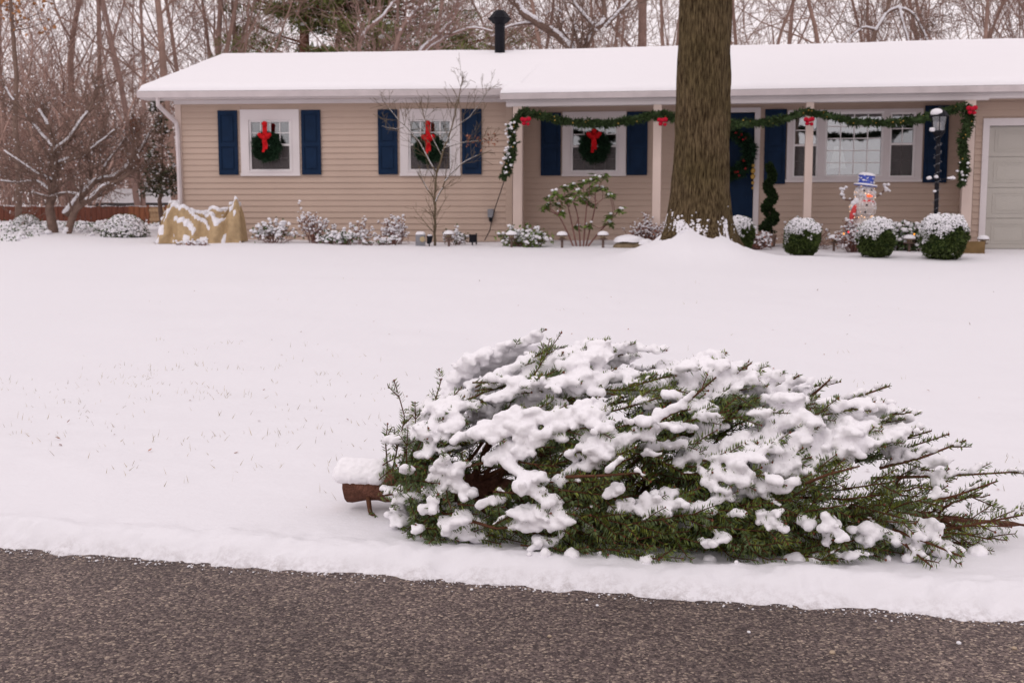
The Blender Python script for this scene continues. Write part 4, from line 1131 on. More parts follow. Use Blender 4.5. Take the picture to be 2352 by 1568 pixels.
# dark evergreen at the house corner, and rusty leaved trees
def leafy(name, label, base, H, W, n, mat, leaf, lw, trunk_mat, snow_n=0, seed=1, zlo=0.15, gappy=0.5, cat='tree', trunk_r=0.06):
    rng = np.random.default_rng(seed); root = thing(name, label, cat, base)
    t = MB(); k = np.linspace(0, 1, 8)[:, None]; t.tube(base + [0, 0, -0.15] + k * np.array([0.1, 0, H * 0.95]) + rng.normal(0, 0.03, (8, 3)), np.linspace(trunk_r, 0.02, 8), 7)
    for j in range(40):
        h = rng.uniform(zlo, 0.95) * H; a = rng.uniform(0, 6.28); L = W * rng.uniform(0.5, 1) * (1.15 - h / H)
        t.tube(np.array([base + [0, 0, h], base + [math.cos(a) * L * 0.5, math.sin(a) * L * 0.5, h + 0.1 * L], base + [math.cos(a) * L, math.sin(a) * L, h + 0.3 * L]]), [0.02, 0.014, 0.007], 4, cap=False)
    obj('trunk', t, trunk_mat, root, smooth=True)
    h = rng.uniform(zlo, 1, n * 3) * H; a = rng.uniform(0, 6.28, n * 3); R = W * np.sqrt(rng.uniform(0, 1, n * 3)) * np.clip(1.15 - h / H, 0.1, 1)
    P = base + np.stack([R * np.cos(a), R * np.sin(a), h], 1)
    keep = fbm(P[:, 0] * 2.6, P[:, 1] * 2.6, P[:, 2] * 2.6, seed, 2) > gappy
    P = P[keep][:n]; d_ = unit(rng.normal(0, 1, P.shape) + [0, 0, -0.2]); w_ = unit(np.cross(d_, rand_dirs(len(P), rng)))
    m_ = MB(); m_.quads(P, d_, w_, leaf * rng.uniform(0.6, 1.2, len(P)), lw); obj('crown', m_, mat, root)
    if snow_n:
        q = P[rng.choice(len(P), snow_n)]; m_ = MB(); m_.blobs(q + [0, -0.02, 0.03], rng.uniform(0.5, 1.2, snow_n) * 0.035, sq=0.6, sub=1, rng=rng); obj('snow', m_, M['snow_far'], root, smooth=True, kind='stuff')
    return root


leafy('evergreen_tree', 'dark snow speckled evergreen beside the house corner', foot(372, 27.5), 3.2, 0.55, 2000, M['evergreen'], 0.11, 0.02, M['bark_dog'], 260, 3, zlo=0.25, gappy=0.46)
leafy('rusty_shrub', 'rust coloured leafy bush above the shed roof', foot(318, 40.5), 3.2, 1.0, 1200, M['deadleaf'], 0.10, 0.03, M['bark_dog'], 60, 4, zlo=0.5, gappy=0.5, cat='shrub')
leafy('oak_tree', 'tree with clinging orange brown leaves in the upper left corner', foot(45, 30), 9.5, 2.2, 700, M['oakleaf'], 0.13, 0.045, M['bark_dog'], 0, 5, zlo=0.5, gappy=0.55, trunk_r=0.09)

# ------------------------------------------------------------------ fence, shed, gate at the left
fence = thing('board_fence', 'dark red brown board fence behind the crooked tree', 'fence', foot(200, 32))
rng = np.random.default_rng(41)
x0, x1 = foot(-90, 32)[0], foot(352, 32)[0]; k = 0
while x0 < x1:
    g_ = gz(x0, 32); mb = MB(); w_ = 0.138
    mb.box(x0, x0 + w_, 32 + rng.uniform(-.012, .012), 32.03, g_ - 0.1, 1.22 + rng.uniform(-.015, .02) + 0.015 * math.sin(x0 * 0.7))
    obj('board', mb, M['wood_red'] if x0 > foot(285, 32)[0] else M['wood_dark'], fence); x0 += 0.147; k += 1
for zz in (0.95, 0.62):
    mb = MB(); mb.box(foot(-90, 32)[0], x1, 32.06, 32.11, zz, zz + 0.09); obj('rail', mb, M['wood_dark'], fence)
mb = MB(); cx = np.arange(foot(-90, 32)[0], x1, 0.05)
mb.blobs(np.stack([cx, np.full(len(cx), 32.03), 1.235 + 0.01 * np.sin(cx * 9) + 0.015 * np.sin(cx * .7)], 1), rng.uniform(0.012, 0.03, len(cx)), sq=0.6, sub=1, rng=rng); obj('snow', mb, M['snow_far'], fence, smooth=True, kind='stuff')
sb = foot(322, 37); sw = 1.55
shed = thing('garden_shed', 'low shed with snowy roof behind the fence', 'shed', sb)
mb = MB(); mb.box(sb[0] - sw * 0.85, sb[0] + sw * 1.1, sb[1], sb[1] + 2.2, sb[2] - 0.1, 1.33); obj('wall', mb, M['wood_red'], shed)
V = [[sb[0] - sw, sb[1] - 0.2, 1.33], [sb[0] + sw * 1.2, sb[1] - 0.2, 1.33], [sb[0] + sw * 1.1, sb[1] + 1.3, 1.72], [sb[0] - sw * 0.75, sb[1] + 1.3, 1.72]]
mb = MB(); mb.add(np.array(V + [[a, b_, c - 0.1] for a, b_, c in V]), [[0, 1, 2, 3], [7, 6, 5, 4], [0, 4, 5, 1], [1, 5, 6, 2], [2, 6, 7, 3], [3, 7, 4, 0]]); rf = obj('roof', mb, M['roof'], shed)
A, B = np.meshgrid(np.linspace(0, 1, 40), np.linspace(0, 1, 16)); Vv = np.array(V)
W = (Vv[0] * (1 - A[..., None]) + Vv[1] * A[..., None]) * (1 - B[..., None]) + (Vv[3] * (1 - A[..., None]) + Vv[2] * A[..., None]) * B[..., None]
ed = np.minimum(np.minimum(A, 1 - A) / 0.05, np.minimum(B, 1 - B) / 0.12).clip(0, 1); W[..., 2] += 0.01 + 0.11 * np.sqrt(ed) + 0.03 * (fbm(W[..., 0] * 2, W[..., 1] * 2, 0, 3) - .5)
i = np.arange(15)[:, None] * 40; j = np.arange(39)[None]
obj('snow', (W.reshape(-1, 3), np.stack([i + j, i + j + 1, i + 41 + j, i + 40 + j], -1).reshape(-1, 4)), M['snow_far'], rf, smooth=True)
ga = foot(361, 30.5); gate = thing('wooden_gate', 'small pale wooden gate beside the house corner', 'gate', ga)
for c in range(4):
    mb = MB(); x_ = ga[0] - 0.19 + c * 0.097; mb.box(x_, x_ + 0.09, ga[1], ga[1] + 0.025, ga[2] - 0.02, 1.2); obj('board', mb, M['wood_pale'], gate)
for zz in (1.08, ga[2] + 0.1):
    mb = MB(); mb.box(ga[0] - 0.21, ga[0] + 0.21, ga[1] - 0.03, ga[1] - 0.002, zz, zz + 0.07); obj('rail', mb, M['wood_pale'], gate)
for sx in (-0.24, 0.22):
    mb = MB(); mb.box(ga[0] + sx, ga[0] + sx + 0.05, ga[1] - 0.03, ga[1] + 0.04, ga[2] - 0.1, 1.25); obj('post', mb, M['wood_red'], gate)
mb = MB(); cx = np.linspace(ga[0] - .22, ga[0] + .24, 14); mb.blobs(np.stack([cx, np.full(14, ga[1]), np.full(14, 1.22)], 1), [0.03] * 14, sq=0.5, sub=1); obj('snow', mb, M['snow_far'], gate, smooth=True)

# ------------------------------------------------------------------ big foreground trunk
BT = np.array([BIG_TREE[0], BIG_TREE[1], 0.0]); base_z = 0.56
nz_, na = 190, 110
hz = np.concatenate([np.linspace(-0.15, 1.4, 60), np.linspace(1.42, 9.5, nz_ - 60)])
th = np.arange(na) * 2 * math.pi / na
Hh, Th = np.meshgrid(hz, th, indexing='ij')
rad = 0.405 - 0.012 * Hh + 0.10 * np.exp(-Hh / 0.55) + 0.20 * np.exp(-np.maximum(Hh, 0) / 0.28) * (0.55 + 0.45 * np.cos(Th * 5 + 0.8))
rad = rad + 0.10 * np.exp(-Hh / 0.3) * np.exp(-((np.cos(Th - math.pi) - 1) / 0.25) ** 2)
cxn, cyn = np.cos(Th), np.sin(Th)
rid = fbm(cxn * 7.5, cyn * 7.5, Hh * 0.9, 71, 3); rad = rad + 0.055 * (rid - 0.5) + 0.03 * (np.abs(fbm(cxn * 17, cyn * 17, Hh * 1.6, 77, 2) - 0.5) * 2 - 0.4)
lean = 0.008 * Hh
V = np.stack([BT[0] + lean + rad * cxn, BT[1] + rad * cyn, base_z + Hh], -1)
i = np.arange(nz_ - 1)[:, None] * na; j = np.arange(na)[None]; k_ = (j + 1) % na
oak = thing('big_tree', 'massive tree trunk standing on the lawn in front of the porch', 'tree', (BT[0], BT[1], base_z))
obj('trunk', (V.reshape(-1, 3), np.stack([i + j, i + k_, i + na + k_, i + na + j], -1).reshape(-1, 4)), M['bark_big'], oak, smooth=True)
out = []; rng = np.random.default_rng(81)
for k in range(5):
    a = k * 1.3 + 0.4; grow(rng, BT + [0.08 + 0.2 * math.cos(a), 0.2 * math.sin(a), base_z + 8.6 + 0.2 * k], unit(np.array([math.cos(a), math.sin(a), 1.0])), 6.0, 0.17, 0, dict(OAK, levels=2, kids=(6, 4)), out)
obj('crown', limbs_mesh(out, (0, 1, 2)), M['bark_big'], oak)
# snow plastered on the root flare, denser low down
n = 4600; a = rng.uniform(math.pi * 0.85, math.pi * 2.2, n); h = np.abs(rng.normal(0, 0.15, n)) + 0.10 + 0.10 * np.clip(-np.cos(a), 0, 1)
keep = fbm(np.cos(a) * 5.5, np.sin(a) * 5.5, h * 7, 83, 3) > 0.36 + (h - 0.2) * 0.58
a, h = a[keep], h[keep]
rr_ = 0.405 + 0.10 * np.exp(-h / 0.55) + 0.16 * np.exp(-h / 0.2) * (0.55 + 0.45 * np.cos(a * 5 + 0.8)) + 0.10 * np.exp(-h / 0.3) * np.exp(-((np.cos(a - math.pi) - 1) / 0.25) ** 2)
mb = MB(); mb.blobs(np.stack([BT[0] + (rr_ - 0.005) * np.cos(a), BT[1] + (rr_ - 0.005) * np.sin(a), base_z + h], 1), rng.uniform(0.008, 0.022, len(a)), sq=0.9, sub=1, rng=rng); obj('snow', mb, M['snow_far'], oak, smooth=True, kind='stuff')

# ------------------------------------------------------------------ planting along the house
Ys = 21.6
sb_ = foot(1000, Ys)
sap = [([sb_ - [0, 0, .05], at(998, 500, Ys), at(999, 460, Ys), at(1001, 405, Ys), at(1003, 395, Ys)], 0.0259, 0.0173),
       ([at(999, 462, Ys), at(985, 440, Ys), at(970, 415, Ys), at(960, 395, Ys - .1)], 0.0144, 0.0072), ([at(1000, 462, Ys), at(1012, 440, Ys), at(1028, 405, Ys), at(1048, 385, Ys), at(1085, 360, Ys + .1), at(1130, 345, Ys + .1)], 0.0158, 0.0058),
       ([at(1003, 397, Ys), at(1012, 375, Ys), at(1020, 340, Ys), at(1035, 300, Ys), at(1048, 255, Ys), at(1058, 205, Ys), at(1062, 165, Ys)], 0.0187, 0.0050),
       ([at(1003, 397, Ys), at(985, 370, Ys), at(965, 330, Ys), at(935, 295, Ys), at(905, 265, Ys), at(875, 225, Ys)], 0.0158, 0.0050),
       ([at(1020, 340, Ys), at(1050, 330, Ys), at(1090, 325, Ys - .1), at(1140, 322, Ys - .1)], 0.0086, 0.0043), ([at(1035, 300, Ys), at(1080, 270, Ys), at(1110, 225, Ys), at(1130, 195, Ys)], 0.0086, 0.0043),
       ([at(1015, 360, Ys), at(990, 310, Ys), at(975, 270, Ys), at(965, 235, Ys)], 0.0086, 0.0043), ([at(930, 292, Ys), at(905, 300, Ys), at(880, 290, Ys)], 0.0072, 0.0036)]
st_ = wood_thing('sapling', 'small bare sapling standing in front of the second window', sap, dict(TW, levels=1, kids=(4,), rmin=0.0032, seg=(0.12, 0.1)), 15, 9, M['bark_sap'], 0.55, snow_r=0.003, rt=0.4, up=0.25, snow_frac=0.03)
rng = np.random.default_rng(16)
P = np.array([at(rng.uniform(1068, 1140), rng.normal(322, 8), Ys - .1) for _ in range(70)]); mb = MB(); d_ = unit(rng.normal(0, 1, P.shape)); mb.quads(P, d_, unit(np.cross(d_, rand_dirs(70, rng))), rng.uniform(.04, .09, 70), 0.016); obj('leaves', mb, M['deadleaf'], st_)


def shrub(label, base, W, H, stems, leaf_n, leaf_mat, leaf, lw, snow_n, snow_r, seed, name='shrub', twig='twig_red', round_=0.5, snow_top=True, group=None, depth=None, leaf_lo=0.25):
    """woody plant: stems fanning from the base, leaves and snow held on their ends"""
    rng = np.random.default_rng(seed); root = thing(name, label, 'shrub', base, group); out = []
    D = depth or W * 0.7
    P_ = dict(seg=(0.12, 0.1, 0.08), wig=(0.14, 0.2, 0.2), trop=(0.05, 0.06, 0.05), tap=0.7, rmin=0.0035, levels=2, kids=(4, 3), start=(0.3, 0.2), ang=(20, 55), ratio=(0.5, 0.5), rr=0.65)
    for k in range(stems):
        a = rng.uniform(0, 6.28); f = rng.uniform(0, 1) ** 0.5
        tip = np.array([math.cos(a) * W * f, math.sin(a) * D * f, H * rng.uniform(0.55, 1.0) * (1 - round_ * f * f)])
        b0_ = base + np.array([rng.normal(0, W * 0.12), rng.normal(0, D * 0.12), -0.05])
        grow(rng, b0_, unit(tip), np.linalg.norm(tip) * 0.95, 0.009, 0, P_, out)
    mb = MB()
    for pts, rad, l in out: mb.tube(pts, rad, 3, cap=False)
    obj('stems', mb, M[twig], root)
    tips = np.array([p[i] for p, r_, l in out if l > 0 for i in (-1, len(p) // 2)] + [p[-1] for p, r_, l in out])
    tips = tips[tips[:, 2] > base[2] + leaf_lo * H * 0.5]
    if leaf_n:
        q = tips[rng.choice(len(tips), leaf_n)] + rng.normal(0, leaf * 0.4, (leaf_n, 3)); d_ = unit(rng.normal(0, 1, q.shape) + [0, 0, -0.25]); mb = MB()
        mb.quads(q, d_, unit(np.cross(d_, rand_dirs(leaf_n, rng))), leaf * rng.uniform(0.6, 1.2, leaf_n), lw); obj('leaves', mb, M[leaf_mat], root)
    if snow_n:
        wgt = (tips[:, 2] - base[2]).clip(0.02) ** 0.6; wgt /= wgt.sum()
        q = tips[rng.choice(len(tips), snow_n, p=wgt)] + [0, -0.01, snow_r * 0.5]
        mb = MB(); mb.blobs(q, rng.uniform(0.5, 1.35, snow_n) * snow_r, sq=0.7, sub=1, rng=rng); obj('snow', mb, M['snow_far'], root, smooth=True, kind='stuff')
    return root


def F(px, Y): return foot(px, Y)


SG = 'snow dusted plants along the house wall'
shrub('leafy low bush with snow caps just right of the burlap', F(628, 21.7), 0.42, 0.50, 22, 260, 'holly', 0.06, 0.018, 330, 0.030, 101, group=SG)
shrub('tall twiggy reddish plant below the space between the left windows', F(722, 21.9), 0.36, 0.72, 26, 220, 'deadleaf', 0.05, 0.012, 300, 0.024, 102, group=SG)
shrub('low green tuft with snow at the foot of the reddish plant', F(748, 21.6), 0.25, 0.28, 14, 160, 'holly', 0.06, 0.02, 110, 0.026, 103, group=SG)
shrub('sparse thin stalked plant topped with snow lumps left of the round twiggy one', F(822, 21.8), 0.34, 0.55, 14, 40, 'deadleaf', 0.05, 0.012, 90, 0.026, 104, group=SG)
shrub('broad low evergreen bush buried in snow below the thin stalks', F(795, 21.3), 0.40, 0.30, 22, 260, 'holly', 0.055, 0.02, 260, 0.032, 105, group=SG)
shrub('round twiggy bush full of snow left of the sapling', F(905, 21.9), 0.36, 0.60, 34, 260, 'deadleaf', 0.045, 0.010, 420, 0.023, 106, group=SG)
shrub('little snowy ground plant between the round bush and the sapling', F(868, 21.3), 0.36, 0.16, 12, 100, 'holly', 0.05, 0.018, 120, 0.028, 107, group=SG)
shrub('small snowy plant just right of the sapling', F(1045, 21.8), 0.30, 0.36, 14, 110, 'boxwood', 0.05, 0.018, 120, 0.026, 108, group=SG)
shrub('low green leafed bush under snow at the left porch post', F(1205, 21.2), 0.46, 0.42, 40, 900, 'rhodo', 0.075, 0.022, 330, 0.034, 109, group=SG, leaf_lo=0.0)
shrub('brown twiggy bush beside the left root of the big trunk', F(1487, 21.6), 0.45, 0.62, 40, 420, 'deadleaf', 0.045, 0.011, 380, 0.018, 110, group=SG)
shrub('reddish twiggy shrub between the big trunk and the first clipped ball', F(1738, 21.0), 0.30, 0.46, 34, 350, 'deadleaf', 0.05, 0.014, 230, 0.024, 111, group=SG)
shrub('thin spreading bare bush behind the first clipped ball', F(1858, 21.4), 0.55, 0.62, 26, 120, 'deadleaf', 0.04, 0.010, 130, 0.022, 112, group=SG)
shrub('dense snowy twiggy bush in front of the snowman', F(1962, 19.9), 0.33, 0.62, 60, 420, 'deadleaf', 0.045, 0.011, 520, 0.021, 113, group=SG)
shrub('loose evergreen bush with snow between snowman and lamp post', F(2088, 20.5), 0.52, 0.58, 60, 1700, 'holly', 0.075, 0.024, 330, 0.045, 114, group=SG, leaf_lo=0.0)
shrub('thin reddish stems behind the largest clipped ball', F(2172, 20.6), 0.25, 0.65, 10, 40, 'deadleaf', 0.04, 0.01, 50, 0.018, 115, group=SG)
def bez_(P): t = np.linspace(0, 1, 9)[:, None]; return P[0] * (1 - t) ** 2 + P[1] * 2 * t * (1 - t) + P[2] * t ** 2


# rhododendron: leggy stems with whorls of leaves, each with its cap of snow
rb = F(1335, 21.4); rho = thing('rhododendron', 'leggy rhododendron with light green whorls and snow caps', 'shrub', rb)
rng = np.random.default_rng(120); mb = MB(); lf = MB(); sn, snr = [], []
whorls = [(1262, 455), (1258, 470), (1275, 440), (1290, 452), (1285, 470), (1300, 430), (1312, 445), (1318, 425), (1330, 440), (1340, 420), (1355, 415), (1372, 408), (1388, 404), (1335, 455), (1350, 440), (1368, 430), (1385, 432), (1400, 445), (1405, 448), (1345, 462), (1360, 470), (1290, 488), (1400, 495), (1425, 482), (1325, 520), (1352, 515), (1400, 512), (1250, 478), (1308, 460)]
mains = [((1333, 545), (1330, 500), (1322, 478)), ((1318, 541), (1295, 510), (1280, 492)), ((1345, 545), (1362, 500), (1368, 470)), ((1325, 545), (1312, 505), (1305, 475)), ((1340, 546), (1345, 495), (1348, 470)), ((1348, 546), (1385, 520), (1405, 505))]
tops = []
for (a_, b_, c_) in mains:
    P3 = [at(*a_, 21.4), at(*b_, 21.4 + rng.normal(0, .1)), at(*c_, 21.4 + rng.normal(0, .15))]; P3[0][2] = gz(P3[0][0], P3[0][1]) - 0.03
    mb.tube(bez_(P3), np.linspace(0.017, 0.010, 9), 6, cap=False); tops.append(P3[2]); tops.append(P3[1])
for k, (x, y) in enumerate(whorls):
    q = at(x, y, 21.4 + rng.normal(0, 0.18)); r0 = min(tops, key=lambda t: np.linalg.norm((t - q) * [1.6, 0.5, 1]) + (1 if t[2] > q[2] else 0))
    mid = r0 * 0.5 + q * 0.5 + [rng.normal(0, 0.05), 0, -0.05]
    mb.tube(np.array([r0, mid, q]), [0.009, 0.007, 0.005], 5, cap=False)
    n = 24; a = np.linspace(0, 12.56, n) + rng.normal(0, .2, n); d_ = unit(np.stack([np.cos(a), np.sin(a), rng.uniform(-0.9, 0.1, n)], 1)); w_ = unit(np.cross(d_, [0, 0, 1.0]) + rng.normal(0, .3, (n, 3)))
    lf.quads(np.tile(q, (n, 1)) + rng.normal(0, .025, (n, 3)), d_, w_, rng.uniform(0.09, 0.16, n), 0.030)
    if rng.uniform() < 0.8:
        for _ in range(2): sn.append(q + [rng.normal(0, .03), -0.01 + rng.normal(0, .02), 0.03 + rng.normal(0, .01)]); snr.append(rng.uniform(0.018, 0.036))
obj('stems', mb, M['twig_red'], rho); obj('leaves', lf, M['rhodo'], rho)
mb = MB(); mb.blobs(np.array(sn), np.array(snr), sq=0.75, sub=2, jit=0.08, rng=rng); obj('snow', mb, M['snow_far'], rho, smooth=True, kind='stuff')


# clipped balls
def ball(label, px, py0, py1, w_px, Y, seed, mat='boxwood', snow_amt=0.45, name='clipped_shrub', cat='shrub', squash=1.0):
    rng = np.random.default_rng(seed); b = foot(px, Y); r = 0.91 * w_px / 2 * Y / F_PX; top = at(px, py0 + 4, Y)[2]; H = top - b[2]
    root = thing(name, label, cat, b, 'clipped ball shrubs')
    n = 5200; u = unit(rng.normal(0, 1, (n, 3)))
    # squarish ball: superellipse, flat underneath
    sup = (np.abs(u) ** 2.7).sum(1) ** (-1 / 2.7); lum = 0.80 + 0.36 * fbm(u[:, 0] * 2.6 + seed, u[:, 1] * 2.6, u[:, 2] * 2.6, seed, 3)
    Pn = u * (sup * lum)[:, None] * np.array([r, r, H / 2]) * rng.uniform(0.9, 1.0, (n, 1)); C = b + [0, 0, H / 2]
    mb = MB(); d_ = unit(u + rng.normal(0, 0.7, u.shape)); mb.quads(C + Pn * 0.97, d_, unit(np.cross(d_, rand_dirs(n, rng))), rng.uniform(.035, .06, n), 0.014)
    obj('leaves', mb, M[mat], root)
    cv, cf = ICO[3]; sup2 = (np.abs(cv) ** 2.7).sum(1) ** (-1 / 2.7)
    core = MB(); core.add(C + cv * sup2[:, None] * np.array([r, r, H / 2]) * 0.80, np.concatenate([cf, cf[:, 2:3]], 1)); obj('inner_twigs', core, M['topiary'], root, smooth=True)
    side = u[:, 0] * -0.30
    cover = (u[:, 2] + side + 1.5 * (fbm(u[:, 0] * 3, u[:, 1] * 3, u[:, 2] * 3, seed + 9, 4) - 0.5) + rng.normal(0, .06, n)) > 1 - 2 * snow_amt
    q = (C + Pn * 1.03)[cover]; rs = (0.011 + 0.014 * np.clip(u[cover, 2], 0, 1)) * rng.uniform(0.6, 1.4, len(q))
    mb = MB(); mb.blobs(q, rs, sq=0.8, sub=1, rng=rng); obj('snow', mb, M['snow_far'], root, smooth=True, kind='stuff')
    return root


ball('smallest of three clipped balls, left of the snowman', 1841, 499, 577, 84, 18.9, 201, snow_amt=0.40)
ball('middle clipped ball in front of the snowman', 2012, 497, 579, 88, 18.8, 202, snow_amt=0.35)
ball('largest clipped ball in front of the lamp post', 2166, 489, 582, 112, 18.6, 203, snow_amt=0.40)
ball('snowy round bush half hidden by the right side of the big trunk', 1700, 494, 556, 62, 19.6, 204, snow_amt=0.42)

# spiral topiary by the door
tb_ = F(1766, 21.8); top = at(1768, 380, 21.8)[2]; rng = np.random.default_rng(210)
topi = thing('spiral_topiary', 'tall dark spiral topiary standing beside the navy door', 'topiary', tb_)
mb = MB(); mb.tube(np.array([tb_, [tb_[0], tb_[1], top]]), [0.03, 0.012], 6); mb.lathe([(0.001, 0.0), (0.11, 0.0), (0.14, 0.22), (0.001, 0.22)], tb_, 12); obj('stem', mb, M['bark_dog'], topi)
s = np.linspace(0, 1, 1500); a = s * 2 * math.pi * 3.3 + 1.0; rr_ = 0.145 * (1 - 0.72 * s); zz = tb_[2] + 0.22 + (top - tb_[2] - 0.22) * s
C = np.stack([tb_[0] + rr_ * np.cos(a) * 0.65, tb_[1] + rr_ * np.sin(a) * 0.65, zz], 1); rad_ = 0.095 * (1 - 0.5 * s) + 0.02
dr = rand_dirs(1500, rng); mb = MB(); tufts(mb, C + dr * rad_[:, None] * 0.75, dr, 6, 0.05, 0.012, 0.5, rng); mb.tube(C[::30], rad_[::30] * 0.8, 7); obj('foliage', mb, M['topiary'], topi)

# ------------------------------------------------------------------ burlap wrapped shrub
bu = F(468, 22.1); W2 = 0.78
burl = thing('burlap_wrap', 'tan burlap wrapped bushes with snow in the folds', 'burlap cover', bu)
nu_, nv_ = 150, 56


def burlap_pt(a, s):
    """a: -1..1 along the bed, s: 0 front hem .. 1 rear hem"""
    x = a * W2
    ridge = np.interp(a, [-1, -0.96, -0.76, -0.62, -0.48, -0.36, -0.26, -0.1, 0.2, 0.42, 0.58, 0.72, 0.86, 0.94, 1], [0.0, 0.40, 0.62, 0.66, 0.52, 0.57, 0.56, 0.47, 0.45, 0.50, 0.56, 0.72, 0.78, 0.58, 0.0])
    f = 1 - np.abs(2 * s - 1) ** 3.0
    ph = s * 3.4 + 0.5 * np.sin(a * 4.0) + 1.6 * fbm(a * 1.8, s * 1.5, 0, 93, 2); saw = 0.5 + 0.5 * np.sin(ph * 2 * math.pi)
    fold = 0.10 * (saw - 0.5) * np.sin(math.pi * s) ** 0.5 + 0.30 * (fbm(a * 3.4, s * 3.0, 0, 91, 3) - 0.5)
    z = np.maximum((ridge + fold) * f, -0.03)
    y = (s - 0.5) * 0.95 * (1 - 0.25 * a * a) + (0.07 * np.sin(a * 9 + 1) + 0.10 * (fbm(a * 4, s * 2, 0, 97, 2) - 0.5)) * np.abs(2 * s - 1) ** 0.6 - 0.9 * fold * np.sin(math.pi * s) - 0.06 * np.sin(a * 15 + 4 * fbm(a * 2.5, s * 2, 0, 99, 2)) * (1 - s) ** 1.5 * (s > 0.02)
    return x, y, z


A, S = np.meshgrid(np.linspace(-1, 1, nu_), np.linspace(0, 1, nv_)); x, y, z = burlap_pt(A, S)
V = np.stack([bu[0] + x, bu[1] + y, bu[2] + z], -1); i = np.arange(nv_ - 1)[:, None] * nu_; j = np.arange(nu_ - 1)[None]
Fq = np.stack([i + j, i + j + 1, i + nu_ + j + 1, i + nu_ + j], -1).reshape(-1, 4)
obj('cloth', (V.reshape(-1, 3), Fq), M['burlap'], burl, smooth=True)
du, dv = np.gradient(V, axis=1), np.gradient(V, axis=0); Nn = unit(np.cross(du, dv)); Nn *= np.sign(Nn[..., 2:3] + 1e-9)
th_ = np.clip((Nn[..., 2] - 0.44 + 0.4 * (fbm(A * 5, S * 5, 0, 95, 3) - 0.5)) * 0.16, 0, 0.045); T = V + Nn * th_[..., None]; T[..., 2] -= 0.004
fm = (th_.reshape(-1)[Fq].max(1) > 0.001)
used, inv = np.unique(Fq[fm], return_inverse=True)
obj('snow', (T.reshape(-1, 3)[used], inv.reshape(-1, 4)), M['snow_far'], burl, smooth=True, kind='stuff')

# ground cover and snowy mounds at the left
rng = np.random.default_rng(230)
n = 420; pxs = rng.uniform(5, 560, n); pys = np.clip(rng.normal(522, 10, n), 505, 548) + (pxs < 60) * 6
P = np.array([on_ground(a, b_, 18, 34) for a, b_ in zip(pxs[:140], pys[:140])])
c = P[rng.integers(0, 140, 1500)] + rng.normal(0, 0.10, (1500, 3)) * [1, 1.2, 0.25]; c[:, 2] = ground_z(c[:, 0], c[:, 1]) + rng.uniform(0, 0.06, 1500)
d_ = unit(rng.normal(0, 1, c.shape) + [0, 0, 0.4]); mb = MB(); mb.quads(c, d_, unit(np.cross(d_, rand_dirs(1500, rng))), rng.uniform(.03, .07, 1500), 0.02)
iv = obj('ivy_ground_cover', mb, M['holly'], kind='stuff'); iv['label'] = 'dark ivy leaves poking through the snow under the crooked tree'
c = P[rng.integers(0, 140, 600)] + rng.normal(0, 0.12, (600, 3)) * [1, 1.2, 0.1]; c[:, 2] = ground_z(c[:, 0], c[:, 1]) + rng.uniform(0, 0.05, 600)
mb = MB(); mb.blobs(c, rng.uniform(.03, .08, 600), sq=0.6, sub=1, rng=rng); iv = obj('ivy_snow', mb, M['snow_far'], smooth=True, kind='stuff')


def mound(label, px, py, w_px, h_px, Y, seed):
    rng = np.random.default_rng(seed); b = foot(px, Y); r = w_px / 2 * Y / F_PX; H = h_px * Y / F_PX
    root = thing('snowy_mound_shrub', label, 'shrub', b, 'snow loaded mound shrubs')
    n = 1600; u = unit(rng.normal(0, 1, (n, 3))); u[:, 2] = np.abs(u[:, 2]); Pp = b + u * [r, r * 0.8, H] * rng.uniform(0.85, 1.02, (n, 1))
    d_ = unit(u * 0.7 + rng.normal(0, .7, u.shape)); mb = MB(); mb.quads(Pp, d_, unit(np.cross(d_, rand_dirs(n, rng))), rng.uniform(.04, .08, n), 0.013); obj('leaves', mb, M['boxwood'], root)
    tw = MB()
    for k in range(60):
        a = rng.uniform(0, 6.28); e = b + np.array([math.cos(a) * r, math.sin(a) * r * .8, H * rng.uniform(0.1, 0.9)]) * rng.uniform(.8, 1.05); tw.tube(np.array([b, b * .4 + e * .6 + [0, 0, .05], e]), [0.008, 0.006, 0.004], 3, cap=False)
    obj('stems', tw, M['twig_red'], root)
    k = u[:, 2] + rng.normal(0, 0.2, n) > 0.25; mb = MB(); mb.blobs(Pp[k], rng.uniform(.02, .045, k.sum()), sq=0.7, sub=1, rng=rng); obj('snow', mb, M['snow_far'], root, smooth=True, kind='stuff')


mound('large snow loaded mound shrub between the crooked tree and burlap', 288, 487, 104, 50, 24.0, 241)
mound('small snowy mound shrub at the foot of the fence far left', 62, 493, 56, 24, 28.5, 242)
shrub('few snowy stems in front of the burlap', F(448, 20.6), 0.30, 0.16, 14, 90, 'deadleaf', 0.04, 0.012, 110, 0.024, 116, group=SG)

# ------------------------------------------------------------------ snow covered stones, small fittings
def stone(label, px, Y, w, h, seed):
    b = foot(px, Y); root = thing('garden_stone', label, 'stone', b, 'stones in the bed')
    cv, cf = ICO[3]; s = cv * np.array([w, w * 0.8, h]) * (0.85 + 0.4 * fbm(cv[:, 0:1] * 2 + seed, cv[:, 1:2] * 2, cv[:, 2:3] * 2, seed, 3)); q4 = np.concatenate([cf, cf[:, 2:3]], 1)
    mb = MB(); mb.add(b + s, q4); obj('rock', mb, M['stone'], root, smooth=True)
    t = s.copy(); m_ = np.clip((cv[:, 2] - 0.05) * 3, 0, 1); t[:, 2] += 0.09 * m_; t *= (1.0 + 0.05 * m_[:, None])
    mb = MB(); mb.add(b + t, q4[(m_[q4] > 0).all(1)]); obj('snow', mb, M['snow_far'], root, smooth=True)


stone('large snow capped stone left of the big trunk', 1444, 20.6, 0.26, 0.11, 3)
stone('small snow capped stone beside the big trunk root', 1483, 20.2, 0.12, 0.07, 5)


